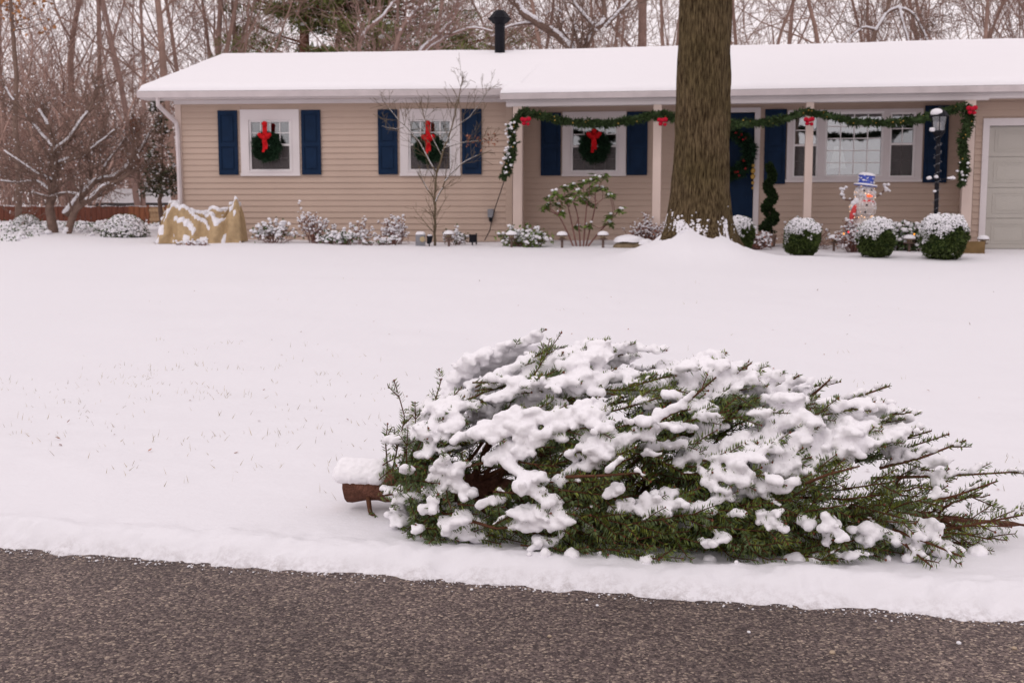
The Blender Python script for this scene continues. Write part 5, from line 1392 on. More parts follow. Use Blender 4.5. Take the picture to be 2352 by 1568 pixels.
def path_light(px, py, label, snow=1.0):
    b = on_ground(px, py, 12, 30); root = thing('path_light', label, 'path light', b, 'path lights along the bed')
    mb = MB(); mb.lathe([(0.001, -0.1), (0.022, -0.1), (0.022, 0.13), (0.03, 0.14)], b, 8); obj('stake', mb, M['pathlight'], root)
    mb = MB(); mb.lathe([(0.03, 0.13), (0.085, 0.145), (0.085, 0.155), (0.045, 0.16), (0.045, 0.2)], b, 14); obj('lower_shade', mb, M['pathlight'], root)
    mb = MB(); mb.lathe([(0.045, 0.165), (0.047, 0.215)], b, 10); obj('lens', mb, M['straw'], root)
    mb = MB(); mb.lathe([(0.045, 0.2), (0.095, 0.205), (0.09, 0.225), (0.04, 0.25), (0.001, 0.255)], b, 14); cap = obj('cap', mb, M['pathlight'], root)
    mb = MB(); r_ = 0.098 * snow; mb.lathe([(r_, 0.222), (r_ * 1.0, 0.24), (r_ * 0.85, 0.265), (r_ * 0.55, 0.283), (r_ * 0.25, 0.289), (0.001, 0.29)], b, 14); obj('snow', mb, M['snow_far'], cap, smooth=True)


for px, py, lab in ((1031, 566, 'snow capped path light just right of the sapling'), (1175, 568, 'snow capped path light in front of the low bush at the left post'), (1291, 569, 'snow capped path light left of the rhododendron stem'),
                    (1385, 569, 'snow capped path light between rhododendron and large stone'), (1757, 569, 'snow capped path light left of the smallest clipped ball'), (1915, 577, 'snow capped path light between smallest and middle clipped balls'),
                    (2088, 578, 'snow capped path light between middle and largest clipped balls'), (2257, 579, 'snow capped path light in front of the garage')):
    path_light(px, py, lab)


def spot(px, py, label):
    b = on_ground(px, py, 12, 30); root = thing('spotlight', label, 'spotlight', b, 'black garden spotlights')
    mb = MB(); mb.tube(np.array([b - [0, 0, .05], b + [0, 0, .09]]), 0.012, 6); obj('stake', mb, M['black'], root)
    mb = MB(); mb.tube(b + np.array([[-.02, .02, .05], [0.0, 0.01, .09], [0.01, 0.0, .18], [0.012, -.01, .19]]), [0.03, 0.045, 0.058, 0.05], 10); h_ = obj('lamp_head', mb, M['black'], root)
    mb = MB(); mb.blobs((b + [0.01, 0, .2])[None], [0.045], sq=0.4, sub=2); obj('snow', mb, M['snow_far'], h_, smooth=True)


spot(466, 556, 'black spotlight stake in front of the burlap'); spot(986, 566, 'black spotlight stake in front of the sapling')
mbx = F(966, 21.5); bx_ = thing('utility_box', 'grey utility box with snow cap left of the sapling', 'utility box', mbx)
mb = MB(); mb.box(mbx[0] - .085, mbx[0] + .085, mbx[1] - .06, mbx[1] + .06, mbx[2] - .05, mbx[2] + .20); obj('cabinet', mb, M['grey'], bx_)
mb = MB(); mb.lathe([(0.05, 0), (0.05, 0.012), (0.001, 0.014)], (0, 0, 0), 12); Vd, Qd = mb.arrays(); Vd = np.stack([Vd[:, 0] + mbx[0] + 0.04, -Vd[:, 2] + mbx[1] - .06, Vd[:, 1] + mbx[2] + .12], 1); obj('dial', (Vd, Qd[:, ::-1] if False else Qd), M['straw'], bx_)
mb = MB(); cv, cf = ICO[3]; mb.add(mbx + [0, 0, .20] + np.stack([np.sign(cv[:, 0]) * np.abs(cv[:, 0]) ** .5 * .09, np.sign(cv[:, 1]) * np.abs(cv[:, 1]) ** .5 * .07, cv[:, 2].clip(0) * 0.06], 1), np.concatenate([cf, cf[:, 2:3]], 1)); obj('snow', mb, M['snow_far'], bx_, smooth=True)
fx = F(1085, 21.7); fb_ = thing('floodlight', 'small black floodlight box between sapling and outlet box', 'floodlight', fx)
mb = MB(); mb.box(fx[0] - .06, fx[0] + .06, fx[1] - .04, fx[1] + .04, fx[2] + .05, fx[2] + .2); mb.box(fx[0] + .06, fx[0] + .085, fx[1] - .05, fx[1] + .05, fx[2] + .02, fx[2] + .22); obj('housing', mb, M['black'], fb_)
mb = MB(); mb.tube(np.array([fx - [0, 0, .05], fx + [0, 0, .06]]), 0.015, 6); obj('stake', mb, M['black'], fb_)
sl = F(2236, 20.0); mb = MB(); mb.box(sl[0] - 0.33, sl[0] + 0.16, sl[1] - 0.08, sl[1] + 0.08, sl[2] - 0.06, sl[2] + 0.20); o_ = obj('timber_edging', mb, M['rail_wood'], loc=sl); tag(o_, 'brown timber edging block beside the largest clipped ball', 'timber')

# ------------------------------------------------------------------ lamp post
lb = F(2147, 19.8); lt_z = at(2157, 240, 19.8)[2]
lx = np.array([lb[0], lb[1]]); top_x = at(2157, 260, 19.8)[0]
post = thing('lamp_post', 'black lantern lamp post wound with lights before the right shutter', 'lamp post', lb)
k = (top_x - lb[0]); hh = lt_z - lb[2]
def lpnt(f_): return np.array([lb[0] + k * f_, lb[1], lb[2] + hh * f_])
zb = 0.775                                                   # lantern bottom as a share of the height
mb = MB(); mb.tube(np.array([lb - [0, 0, .1], lpnt(0.25), lpnt(0.26), lpnt(zb)]), [0.048, 0.046, 0.038, 0.034], 10); obj('pole', mb, M['black'], post, smooth=True)
c0 = lpnt(zb); mb = MB(); mb.lathe([(0.035, 0.0), (0.05, 0.02), (0.11, 0.10), (0.115, 0.12)], c0, 8); obj('lantern_base', mb, M['black'], post)
H0, H1 = 0.12, 0.355
for q in range(6):
    a = q * math.pi / 3 + 0.26; mb = MB(); r0, r1 = 0.105, 0.135
    p0 = c0 + [r0 * math.cos(a), r0 * math.sin(a), H0]; p1 = c0 + [r1 * math.cos(a), r1 * math.sin(a), H1]
    mb.tube(np.array([p0, p1]), 0.008, 5); obj('lantern_bar', mb, M['black'], post)
    a2 = a + math.pi / 3; p2 = c0 + [r1 * math.cos(a2), r1 * math.sin(a2), H1]; p3 = c0 + [r0 * math.cos(a2), r0 * math.sin(a2), H0]
    mb = MB(); mb.add([p0, p3, p2, p1], [[0, 1, 2, 3]]); obj('pane', mb, M['glass_lamp'], post)
mb = MB(); mb.lathe([(0.165, H1 - 0.01), (0.165, H1 + 0.005), (0.10, H1 + 0.09), (0.045, H1 + 0.12), (0.03, H1 + 0.14), (0.015, H1 + 0.17), (0.001, H1 + 0.18)], c0, 10); cap = obj('lantern_roof', mb, M['black'], post)
cv, cf = ICO[3]; t = cv * [0.10, 0.11, 0.07]; t[:, 2] += H1 + 0.06; t[:, 0] -= 0.055; t[:, 1] -= 0.03
mb = MB(); mb.add(c0 + t, np.concatenate([cf, cf[:, 2:3]], 1)); obj('snow', mb, M['snow_far'], cap, smooth=True)
mb = MB(); mb.lathe([(0.02, 0.13), (0.03, 0.18), (0.03, 0.25), (0.001, 0.28)], c0, 8); obj('candle', mb, M['wire'], post)
c1 = lpnt(0.50); mb = MB(); mb.tube(c1 + np.array([[-0.14, -.02, 0.0], [0.26, -.02, 0.0]]), 0.010, 6); obj('ladder_rest', mb, M['black'], post)
rng = np.random.default_rng(251); mb = MB()
mb.blobs(np.array([c1 + [-0.14, -.02, 0.02], c1 + [-0.03, -.04, 0.04], c1 + [0.22, -.02, 0.02], c1 + [0.26, -.02, 0.018], c1 + [0.18, -.02, .018], lpnt(0.42) + [-.05, -.04, 0], lpnt(zb - 0.0) + [-0.12, -.04, 0.14], lpnt(.27) + [.03, -.05, 0]]), [0.042, 0.035, 0.032, 0.035, 0.026, 0.03, 0.05, 0.025], sq=0.75, sub=2, rng=rng)
obj('snow', mb, M['snow_far'], post, smooth=True, kind='stuff')
s = np.linspace(0.26, zb + 0.08, 160); a = np.linspace(0, 62, 160); pts = np.array([lpnt(v_) for v_ in s]) + np.stack([np.cos(a) * 0.043, np.sin(a) * 0.043, 0 * a], 1) * (1 + 0.5 * rng.uniform(0, 1, (160, 1)))
mb = MB(); mb.tube(pts, 0.0025, 4); mb.blobs(pts[::2] + rng.normal(0, .012, (80, 3)), [0.0065] * 80, sq=1, sub=1); obj('light_string', mb, M['grey'], post)

# ------------------------------------------------------------------ snowman decoration
sm = F(1985, 20.6); Yn = 20.6
man = thing('snowman_decoration', 'lit wire snowman with blue top hat, red scarf and glowing nose', 'decoration', sm)
head, belly = at(1987, 446, Yn), at(1982, 478, Yn); px_m = Yn / F_PX
rh, rbel = 23 * px_m, 29 * px_m
lower = np.array([belly[0], belly[1], (sm[2] + belly[2] - rbel * 0.8) / 2]); rl_ = max((belly[2] - rbel * 0.7 - sm[2]) / 2, 0.15)
rng = np.random.default_rng(261)
for nm, c, rx, rz in (('head', head, rh, rh * 0.95), ('belly', belly, rbel, rbel * 0.95), ('lower_body', lower, rbel * 1.15, rl_ * 1.15)):
    cv, cf = ICO[3]; mb = MB(); mb.add(c + cv * [rx, rx, rz], np.concatenate([cf, cf[:, 2:3]], 1)); body = obj(nm, mb, M['shell'], man, smooth=True)
    mb = MB()
    for a in np.arange(0, math.pi, math.pi / 6): mb.tube(np.array([c + [rx * 1.01 * math.cos(a) * math.sin(t), rx * 1.01 * math.sin(a) * math.sin(t), rz * 1.01 * math.cos(t)] for t in np.linspace(0, 2 * math.pi, 25)]), 0.006, 4, cap=False)
    for t in (0.6, 1.1, 1.57, 2.04, 2.5): mb.tube(np.array([c + [rx * 1.01 * math.cos(a) * math.sin(t), rx * 1.01 * math.sin(a) * math.sin(t), rz * 1.01 * math.cos(t)] for a in np.linspace(0, 2 * math.pi, 25)]), 0.006, 4, cap=False)
    obj('wire_frame', mb, M['wire'], body)
    u = unit(rng.normal(0, 1, (26, 3))); mb = MB(); mb.blobs(c + u * [rx, rx, rz] * 1.02, [0.010] * 26, sq=1, sub=1); obj('bulbs', mb, M['bulb_warm'], body)
    u = unit(rng.normal(0, 1, (200, 3)) + [0, 0, 0.7]); mb = MB(); mb.blobs(c + u * [rx, rx, rz] * 1.0, rng.uniform(.008, .022, 200), sq=0.8, sub=1); obj('snow', mb, M['snow_far'], body, smooth=True)
hat = head + [0.0, 0, rh * 0.82]
def tilt(V, c, a): V = V - c; return np.stack([V[:, 0] * math.cos(a) + V[:, 2] * math.sin(a), V[:, 1], -V[:, 0] * math.sin(a) + V[:, 2] * math.cos(a)], 1) + c
for nm, prof, mt_ in (('hat_brim', [(0.0, -.005), (0.195, -.005), (0.195, 0.02), (0.0, 0.02)], 'hatblue'), ('hat_crown', [(0.135, 0.02), (0.128, 0.10), (0.142, 0.185), (0.001, 0.19)], 'hatblue')):
    mb = MB(); mb.lathe([(max(a, .001), b_) for a, b_ in prof], hat, 20); Vh, Qh = mb.arrays(); obj(nm, (tilt(Vh, hat, 0.12), Qh), M[mt_], man, smooth=False)
mb = MB(); mb.lathe([(0.199, 0.005), (0.2, 0.03), (0.15, 0.035)], hat, 20); mb.lathe([(0.145, 0.175), (0.14, 0.205), (0.08, 0.225), (0.001, 0.23)], hat, 20)
a = rng.uniform(0, 6.28, 24); z_ = rng.uniform(0.03, 0.17, 24); mb.blobs(np.stack([hat[0] + 0.136 * np.cos(a), hat[1] + 0.136 * np.sin(a), hat[2] + z_], 1), rng.uniform(.008, .022, 24), sq=0.8, sub=1)
Vh, Qh = mb.arrays(); obj('hat_snow', (tilt(Vh, hat, 0.12), Qh), M['snow_far'], man, smooth=True)
mb = MB(); nb = head + [0.0, -rh * 0.98, -0.03]; mb.tube(np.array([nb, nb + [0.02, -0.05, -0.005], nb + [0.045, -0.11, -0.015]]), [0.024, 0.018, 0.004], 10); obj('carrot_nose', mb, M['nose'], man, smooth=True)
for sx in (-1, 1):
    mb = MB(); mb.blobs((head + [sx * 0.065, -rh * 0.9, 0.06])[None], [0.016], sq=1, sub=2, jit=0); obj('eye', mb, M['black'], man, smooth=True)
sc_ = (head * 0.5 + belly * 0.5); sc_[2] = head[2] - rh * 0.80
mb = MB(); mb.tube(np.array([sc_ + [0.155 * math.cos(a), 0.155 * math.sin(a), 0.012 * math.sin(3 * a)] for a in np.linspace(0, 2 * math.pi, 28)]), 0.034, 8, cap=False)
mb.tube(np.array([sc_ + [-0.13, -0.08, 0], sc_ + [-0.19, -0.12, -0.10], sc_ + [-0.235, -0.12, -0.22], sc_ + [-0.25, -0.12, -0.36]]), [0.035, 0.045, 0.045, 0.03], 8); obj('scarf', mb, M['scarf'], man, smooth=True)
mb = MB(); mb.blobs(sc_ + np.array([[-0.17, -.10, .03], [-0.2, -.09, -.02], [-0.15, -.12, .0], [-0.22, -.09, -.08]]), [0.055, 0.05, 0.04, 0.035], sq=0.9, sub=2); obj('shoulder_snow', mb, M['snow_far'], man, smooth=True)
for c in ((0, -0.02), (-0.02, -0.14)):
    mb = MB(); q = belly + [c[0], -rbel * 0.99, c[1] + 0.07]; mb.blobs(q[None], [0.018], sq=1, sub=2, jit=0); obj('button', mb, M['black'], man, smooth=True)
for pts in ([(1965, 458), (1950, 460), (1938, 458), (1930, 448)], [(2008, 455), (2022, 447), (2034, 434), (2040, 428)]):
    p_ = np.array([at(x, y, Yn) for x, y in pts]); mb = MB(); mb.tube(p_, [0.02, 0.018, 0.015, 0.01], 6)
    tw_ = [(0, (1932, 442), (1942, 432)), (1, (1936, 450), (1930, 436))] if pts[0][0] < 1980 else [(0, (2034, 436), (2030, 426)), (1, (2034, 438), (2042, 440))]
    for _, a, b_ in tw_: mb.tube(np.array([at(*a, Yn), at(*b_, Yn)]), [0.014, 0.008], 5)
    arm = obj('arm', mb, M['bark_dog'], man)
    c = np.concatenate([p_ + [0, -.02, 0.02]] + [np.array([at(*a, Yn), (at(*a, Yn) + at(*b_, Yn)) / 2, at(*b_, Yn)]) + [0, -.02, .015] for _, a, b_ in tw_]); mb = MB(); mb.blobs(c + rng.normal(0, .006, c.shape), rng.uniform(.018, .034, len(c)), sq=0.8, sub=2, rng=rng); obj('snow', mb, M['snow_far'], arm, smooth=True)
# coloured bulbs strung through the bushes
for nm, x, y, Y, mt_, lab in (('red_bulb', 1949, 533, 19.4, 'bulb_red', 'tiny red bulb left of the middle clipped ball in the bush'), ('red_bulb', 1971, 531, 19.4, 'bulb_red', 'tiny red bulb right inside the bush beside the middle clipped ball'), ('orange_bulb', 1938, 537, 19.3, 'bulb_orange', 'tiny orange bulb left of the snowman bush'), ('orange_bulb', 2100, 538, 19.6, 'bulb_orange', 'tiny orange bulb left of the largest clipped ball')):
    p_ = at(x, y, Y); mb = MB(); mb.blobs(p_[None], [0.014], sq=1.3, sub=2, jit=0); o_ = obj(nm, mb, M[mt_], loc=p_, smooth=True); tag(o_, lab, 'light bulb', 'coloured bulbs in the bushes')

# ------------------------------------------------------------------ the discarded fir
rng = np.random.default_rng(300)
FA, FB = at(800, 1110, 4.28), at(2430, 1216, 3.83)
FD = FB - FA; FLn = np.linalg.norm(FD); FT = FD / FLn
FU = np.array([0, 0, 1.0]) - FT * FT[2]; FU /= np.linalg.norm(FU); FC = np.cross(FT, FU)      # FC points to the road
if FC[1] > 0: FC = -FC
EPX = np.array([800, 870, 920, 1000, 1100, 1200, 1300, 1400, 1500, 1600, 1700, 1800, 1900, 2000, 2100, 2200, 2300, 2430])
EH = np.array([0.05, 0.10, 0.20, 0.29, 0.40, 0.48, 0.53, 0.545, 0.535, 0.515, 0.475, 0.445, 0.41, 0.37, 0.30, 0.23, 0.15, 0.05])
def env(t): return np.interp(800 + 1630 * np.asarray(t), EPX, EH)
fir = thing('discarded_fir_tree', 'cut fir tree lying under snow beside the road', 'tree', (FA[0], FA[1], gz(FA[0], FA[1])))
# trunk
tt = np.linspace(0, 1.02, 120); tp = FA + FD * tt[:, None]; tp[:, 2] += 0.012 * np.sin(tt * 9); trad = 0.004 + 0.062 * np.clip(1 - tt / 1.05, 0, 1) ** 1.5
mb = MB(); n_s = 26; mb.tube(tp, trad, n_s, cap=False)
Vt, Qt = mb.arrays(); Vt += ((fbm(Vt[:, 0] * 22, Vt[:, 1] * 60, Vt[:, 2] * 60, 5, 3) - 0.5) * 0.020)[:, None] * unit(Vt - tp.repeat(n_s, 0))
obj('trunk', (Vt, Qt), M['fir_bark'], fir, smooth=True)
mb = MB(); c_ = FA - FT * 0.004; ring0 = Vt[:n_s]; mb.add(np.concatenate([ring0, c_[None] + FT * 0.006]), [[i, (i + 1) % n_s, n_s, n_s] for i in range(n_s)]); obj('cut_end', mb, M['cut'], fir)

twigs = []            # (branch index, points, radii, needled from, needle density, order)
n_branch = 0
def bez(p0, p1, p2, n):
    s = np.linspace(0, 1, n)[:, None]; return p0 * (1 - s) ** 2 + p1 * 2 * s * (1 - s) + p2 * s ** 2


def add_branch(pts, r0, r1, side_len=0.2, density=13, bare=0.2, sub=True, nd=1.0):
    global n_branch
    bi = n_branch; n_branch += 1
    n = len(pts); L = np.concatenate([[0], np.cumsum(np.linalg.norm(np.diff(pts, axis=0), axis=1))]); LL = L[-1]
    twigs.append((bi, pts, np.linspace(r0, r1, n), bare, nd, 0))
    k = int(LL * density * 2)
    ctr = FA + FT * ((pts.mean(0) - FA) @ FT); out_ = unit(pts.mean(0) - ctr + 1e-6)
    for j in range(k):
        s = 0.18 + 0.79 * (j + rng.uniform(0, 1)) / k; i = min(int(s * (n - 1)), n - 2); f = s * (n - 1) - i
        p = pts[i] * (1 - f) + pts[i + 1] * f; d_ = unit(pts[i + 1] - pts[i]); sd = unit(np.cross(d_, out_)) * (1 if j % 2 else -1)
        a = math.radians(rng.uniform(24, 48)); dd = unit(d_ * math.cos(a) + sd * math.sin(a) + out_ * rng.normal(0.08, 0.16))
        l = side_len * rng.uniform(0.6, 1.15) * (1.15 - 0.60 * s) * min(1, 0.4 + 1.8 * s)
        if l < 0.03: continue
        if (p - FA) @ FT / FLn > 0.78 and rng.uniform() < 0.32: continue
        if sub and float(fbm(p[0] * 5.5, p[1] * 5.5, p[2] * 5.5, 431, 2)) < 0.40: continue        # gaps in the crown
        m_ = 6; q = p + (dd * np.linspace(0, 1, m_)[:, None] + d_ * 0.22 * (np.linspace(0, 1, m_)[:, None] ** 2)) * l + FU * -0.05 * l * np.linspace(0, 1, m_)[:, None] ** 2
        gzz = ground_z(q[:, 0], q[:, 1]) + 0.012; q[:, 2] = np.maximum(q[:, 2], gzz)
        twigs.append((bi, q, np.linspace(0.0030, 0.0017, m_), 0.05, nd, 1))
        if sub and l > 0.10:
            for e in range(int(l / 0.062)):
                s2 = rng.uniform(0.25, 0.85); i2 = min(int(s2 * (m_ - 1)), m_ - 2); p2 = q[i2]; d2 = unit(q[i2 + 1] - q[i2]); sd2 = unit(np.cross(d2, out_)) * (1 if e % 2 else -1)
                dd2 = unit(d2 * 0.78 + sd2 * 0.62 + rng.normal(0, 0.08, 3)); l2 = l * rng.uniform(0.32, 0.55) * (1.2 - 0.5 * s2)
                q2 = p2 + dd2 * l2 * np.linspace(0, 1, 4)[:, None]; q2[:, 2] = np.maximum(q2[:, 2], ground_z(q2[:, 0], q2[:, 1]) + 0.012)
                twigs.append((bi, q2, np.linspace(0.0022, 0.0014, 4), 0.0, nd, 2))


NB = 82
def crown_branch(t0, t1, phi, fill):
    cu, cs_ = math.cos(phi), math.sin(phi)
    R = float(env(t1)) * math.hypot(cu, (1.0 if cs_ > 0 else 0.85) * cs_) * fill
    if cu < -0.15: R = min(R, 0.42)
    rd = unit(FU * cu + FC * cs_)
    p0 = FA + FD * t0; p2 = FA + FD * t1 + rd * R
    p1 = p0 + FD * (t1 - t0) * 0.34 + rd * R * rng.uniform(0.92, 1.18)
    pts = bez(p0, p1, p2, 14); pts += np.cumsum(rng.normal(0, 0.004, pts.shape), 0)
    low = ground_z(pts[:, 0], pts[:, 1]) + 0.02 + 0.03 * rng.uniform()
    pts[:, 2] = np.maximum(pts[:, 2], low)
    LL = np.linalg.norm(np.diff(pts, axis=0), axis=1).sum()
    add_branch(pts, 0.0042 + 0.006 * LL, 0.0020, side_len=0.10 + 0.18 * LL, density=6.5)


for k in range(NB):
    t0 = 0.075 + 0.78 * ((k + rng.uniform(0, 1)) / NB) ** 1.08
    phi = (k * 2.39996 + rng.uniform(-0.3, 0.3)) % (2 * math.pi) - math.pi
    if abs(phi) > 2.1: phi *= 0.66
    reach = (0.43 * (1 - t0) + 0.05) * rng.uniform(0.40, 1.0)
    if t0 < 0.16: reach *= rng.uniform(0.35, 1.0)
    crown_branch(t0, min(t0 + reach, 0.985), phi, rng.uniform(0.62, 0.95))
for k in range(30):                                   # boughs arching over the top
    t0 = rng.uniform(0.06, 0.62); crown_branch(t0, min(t0 + (0.30 * (1 - t0) + 0.04) * rng.uniform(0.5, 1.1), 0.97), rng.uniform(-0.95, 1.05), rng.uniform(0.86, 1.0))
for k in range(18):                                   # short boughs crowding the butt end
    t0 = rng.uniform(0.075, 0.12); crown_branch(t0, t0 + rng.uniform(0.03, 0.10), rng.uniform(-1.5, 1.7), rng.uniform(0.6, 0.95))

for k in range(14):                                   # drooping boughs that hide the trunk behind the stub
    t0 = rng.uniform(0.085, 0.15); crown_branch(t0, t0 + rng.uniform(0.02, 0.09), rng.uniform(0.75, 2.0), rng.uniform(0.8, 1.0))
for k in range(12):                                   # low boughs along the road side
    t0 = rng.uniform(0.30, 0.80); crown_branch(t0, min(t0 + rng.uniform(0.05, 0.16), 0.97), rng.uniform(1.0, 1.9), rng.uniform(0.8, 1.0))


def px_branch(lst, Y0, Y1, r0, r1, side=0.0, dens=0, bare=0.0, nd=1.0):
    P_ = np.array([at(x, y, Y0 + (Y1 - Y0) * i / (len(lst) - 1)) for i, (x, y) in enumerate(lst)]); L = np.concatenate([[0], np.cumsum(np.linalg.norm(np.diff(P_, axis=0), axis=1))]); s = np.linspace(0, L[-1], 14)
    add_branch(np.stack([np.interp(s, L, P_[:, c]) for c in range(3)], 1), r0, r1, side, dens, bare, sub=False, nd=nd)


# long shoots standing clear of the crown, as the photo shows them
n_crown = n_branch
for k in range(165):                                  # green tips coming out through the snow
    t1 = rng.uniform(0.10, 0.80); phi = rng.uniform(-0.9, 1.75); cu, cs_ = math.cos(phi), math.sin(phi); rd = unit(FU * cu + FC * cs_)
    R = float(env(t1)) * math.hypot(cu, cs_) * rng.uniform(0.86, 1.0); p0 = FA + FD * t1 + rd * R
    dr_ = unit(FT * rng.uniform(0.75, 1.0) + rd * rng.uniform(0.05, 0.40) + FU * (0.10 if cu > 0.3 else rng.uniform(-0.35, 0.15)) + rng.normal(0, 0.12, 3)); l = rng.uniform(0.15, 0.32)
    p0 = p0 - dr_ * l * 0.6; ss_ = np.linspace(0, 1, 8)[:, None]; pts = p0 + dr_ * l * 1.0 * ss_ + FU * 0.03 * l * ss_ ** 2
    pts[:, 2] = np.maximum(pts[:, 2], ground_z(pts[:, 0], pts[:, 1]) + 0.015)
    add_branch(pts, 0.0038, 0.0026, 0.10, 8, 0.0, sub=False, nd=1.5)
n_tips = n_branch
for lst, Y in (([(1830, 965), (1930, 925), (2044, 886)], 3.9), ([(1900, 1010), (1990, 975), (2082, 941)], 3.85), ([(1960, 1040), (2060, 1012), (2140, 989)], 3.8), ([(2020, 1075), (2120, 1050), (2218, 1011)], 3.7), ([(2000, 1098), (2180, 1092), (2340, 1083)], 3.75),
               ([(2080, 1160), (2190, 1140), (2292, 1104)], 3.65), ([(2130, 1225), (2230, 1205), (2350, 1182)], 3.68), ([(1450, 1005), (1560, 940), (1645, 866)], 3.60), ([(1620, 905), (1680, 865), (1725, 834)], 3.9), ([(1760, 905), (1800, 885), (1835, 862)], 3.95), ([(1850, 920), (1880, 895), (1905, 872)], 3.9),
               ([(1850, 1110), (1900, 1090), (1975, 1070)], 3.5), ([(2050, 1215), (2130, 1245), (2210, 1278)], 3.55), ([(1300, 1095), (1380, 1092), (1480, 1085)], 3.5), ([(1080, 1195), (1140, 1213), (1255, 1200)], 3.65), ([(2080, 1250), (2110, 1275), (2140, 1300)], 3.52)):
    px_branch(lst, Y + 0.1, Y, 0.006, 0.0028, 0.09, 5, 0.0, 0.8)
for lst, Y in (([(900, 1085), (912, 1030), (930, 960), (918, 915), (905, 874)], 4.1), ([(890, 1075), (885, 1010), (900, 980)], 4.1), ([(930, 1075), (960, 1010), (985, 960), (980, 908)], 4.05), ([(990, 960), (1005, 900), (1014, 870)], 4.1), ([(1020, 935), (1045, 905), (1060, 890)], 4.1)):
    px_branch(lst, Y, Y, 0.0036, 0.002, 0.09, 5, 0.12, 0.8)
px_branch([(845, 1140), (850, 1175), (868, 1198), (892, 1210)], 4.22, 4.12, 0.010, 0.006, 0.05, 3, 0.8)

# needles and wood per branch
wood = [MB() for _ in range(n_branch)]; ndl = [[] for _ in range(n_branch)]; bp, br = [], []
samples, sfr, sord, sbi = [], [], [], []
for bi, pts, rad, bare, nd, od in twigs:
    if bi < n_tips and ((pts - FA) @ FT / FLn).min() < 0.058: continue
    wood[bi].tube(pts, rad, 5 if rad[0] > 0.004 else 3, cap=False)
    seg = np.diff(pts, axis=0); sl_ = np.linalg.norm(seg, axis=1); L = np.concatenate([[0], np.cumsum(sl_)])
    n = int(L[-1] * (1 - bare) * 430 * nd)
    if n > 2:
        s = rng.uniform(bare, 1, n) * L[-1]; i = np.clip(np.searchsorted(L, s) - 1, 0, len(seg) - 1)
        P = pts[i] + seg[i] * ((s - L[i]) / (sl_[i] + 1e-9))[:, None]; D = unit(seg[i])
        ctr = FA + FT * ((P - FA) @ FT)[:, None]; o_ = unit(P - ctr); o_ = unit(o_ - D * (o_ * D).sum(1, keepdims=True)); sd = np.cross(D, o_)
        a = np.where(rng.uniform(0, 1, n) < 0.5, 1, -1) * np.abs(rng.normal(1.25, 0.42, n)); nrm = o_ * np.cos(a)[:, None] + sd * np.sin(a)[:, None]
        dn = unit(nrm * 0.86 + D * rng.uniform(0.35, 0.7, n)[:, None]); w_ = unit(np.cross(dn, nrm + rng.normal(0, .5, nrm.shape)))
        tl = 1 - 0.35 * (s / L[-1]) ** 4
        ndl[bi].append((P, dn, w_, rng.uniform(0.019, 0.030, n) * tl))
    if od < 2 and rng.uniform() < 0.6: bp.append(pts[-1]); br.append(rng.uniform(0.0025, 0.0042))
    m_ = max(2, int(L[-1] / 0.013)); fr_s = np.linspace(0.03, 0.97, m_); s = fr_s * L[-1]
    samples.append(np.stack([np.interp(s, L, pts[:, c]) for c in range(3)], 1)); sfr.append(fr_s); sord.append(np.full(m_, od)); sbi.append(np.full(m_, bi))
for bi in range(n_branch):
    if not wood[bi].n: continue
    b_ = obj('branch', wood[bi], M['fir_wood'], fir, smooth=True)
    if ndl[bi]:
        P, dn, w_, ln = [np.concatenate([q[c] for q in ndl[bi]]) for c in range(4)]
        mb = MB(); mb.quads(P, dn, w_, ln, 0.0020); obj('needles', mb, M['needles'], b_)
mb = MB(); mb.blobs(np.array(bp), np.array(br), sq=1.2, sub=1, jit=0.05, rng=rng); obj('buds', mb, M['fir_bud'], fir, kind='stuff')

# snow lying on the sprays that the sky can see: whole pads, bare tips
S = np.concatenate(samples); SF = np.concatenate(sfr); SO = np.concatenate(sord); SB = np.concatenate(sbi)
def group_id(c): _, g = np.unique(c, axis=0, return_inverse=True); return g.ravel()
col_id = group_id(np.floor(S[:, :2] / 0.035).astype(int)); order = np.lexsort((-S[:, 2], col_id)); above = np.zeros(len(S)); prev = -1
for i in order:
    if col_id[i] != prev: prev = col_id[i]; zs_ = []
    z_ = S[i, 2]; above[i] = sum(1 for q in zs_ if q > z_ + 0.05); zs_.append(z_)
expo = np.exp(-above / 8.0)
g3 = group_id(np.floor(S / 0.05).astype(int)); dens = np.bincount(g3)[g3]
hgt = (S - FA) @ FU; top = sstep(0.02, 0.36, hgt); ctr_t = (S - FA) @ FT / FLn
ti = np.repeat(np.arange(len(samples)), [len(q) for q in samples]); nt_ = len(samples)
tm = lambda v: np.bincount(ti, v, nt_) / np.bincount(ti, minlength=nt_)                       # mean per twig
cen = np.stack([tm(S[:, c]) for c in range(3)], 1)
hold = 0.22 * tm(expo) + 0.12 * tm(top) + 0.31 + 1.9 * (fbm(cen[:, 0] * 8.0, cen[:, 1] * 8.0, cen[:, 2] * 8.0, 411, 2) - 0.5) + rng.normal(0, 0.13, nt_)
frac_ = np.linalg.norm(S - FA - FD * ctr_t[:, None], axis=1) / (env(ctr_t) + 0.03)
hold = hold - 0.10 * sstep(0.88, 0.98, tm(ctr_t)) + 0.07 * sstep(0.6, 0.8, tm(ctr_t)) - 0.40 * (1 - sstep(0.50, 0.80, tm(frac_))) - 0.155 + 0.05 * tm(top)
nm = fbm(S[:, 0] * 12, S[:, 1] * 12, S[:, 2] * 12, 405, 2)
score = 0.80 * hold[ti] + 0.20 * (expo * (0.6 + 0.6 * top)) + 0.40 * (nm - 0.5)
tipcut = np.where(SB >= n_crown, 0.66, np.where(SO == 0, 0.84, 0.78)) + 0.10 * np.clip(top - 0.3, 0, 1) + rng.normal(0, 0.06, len(S))
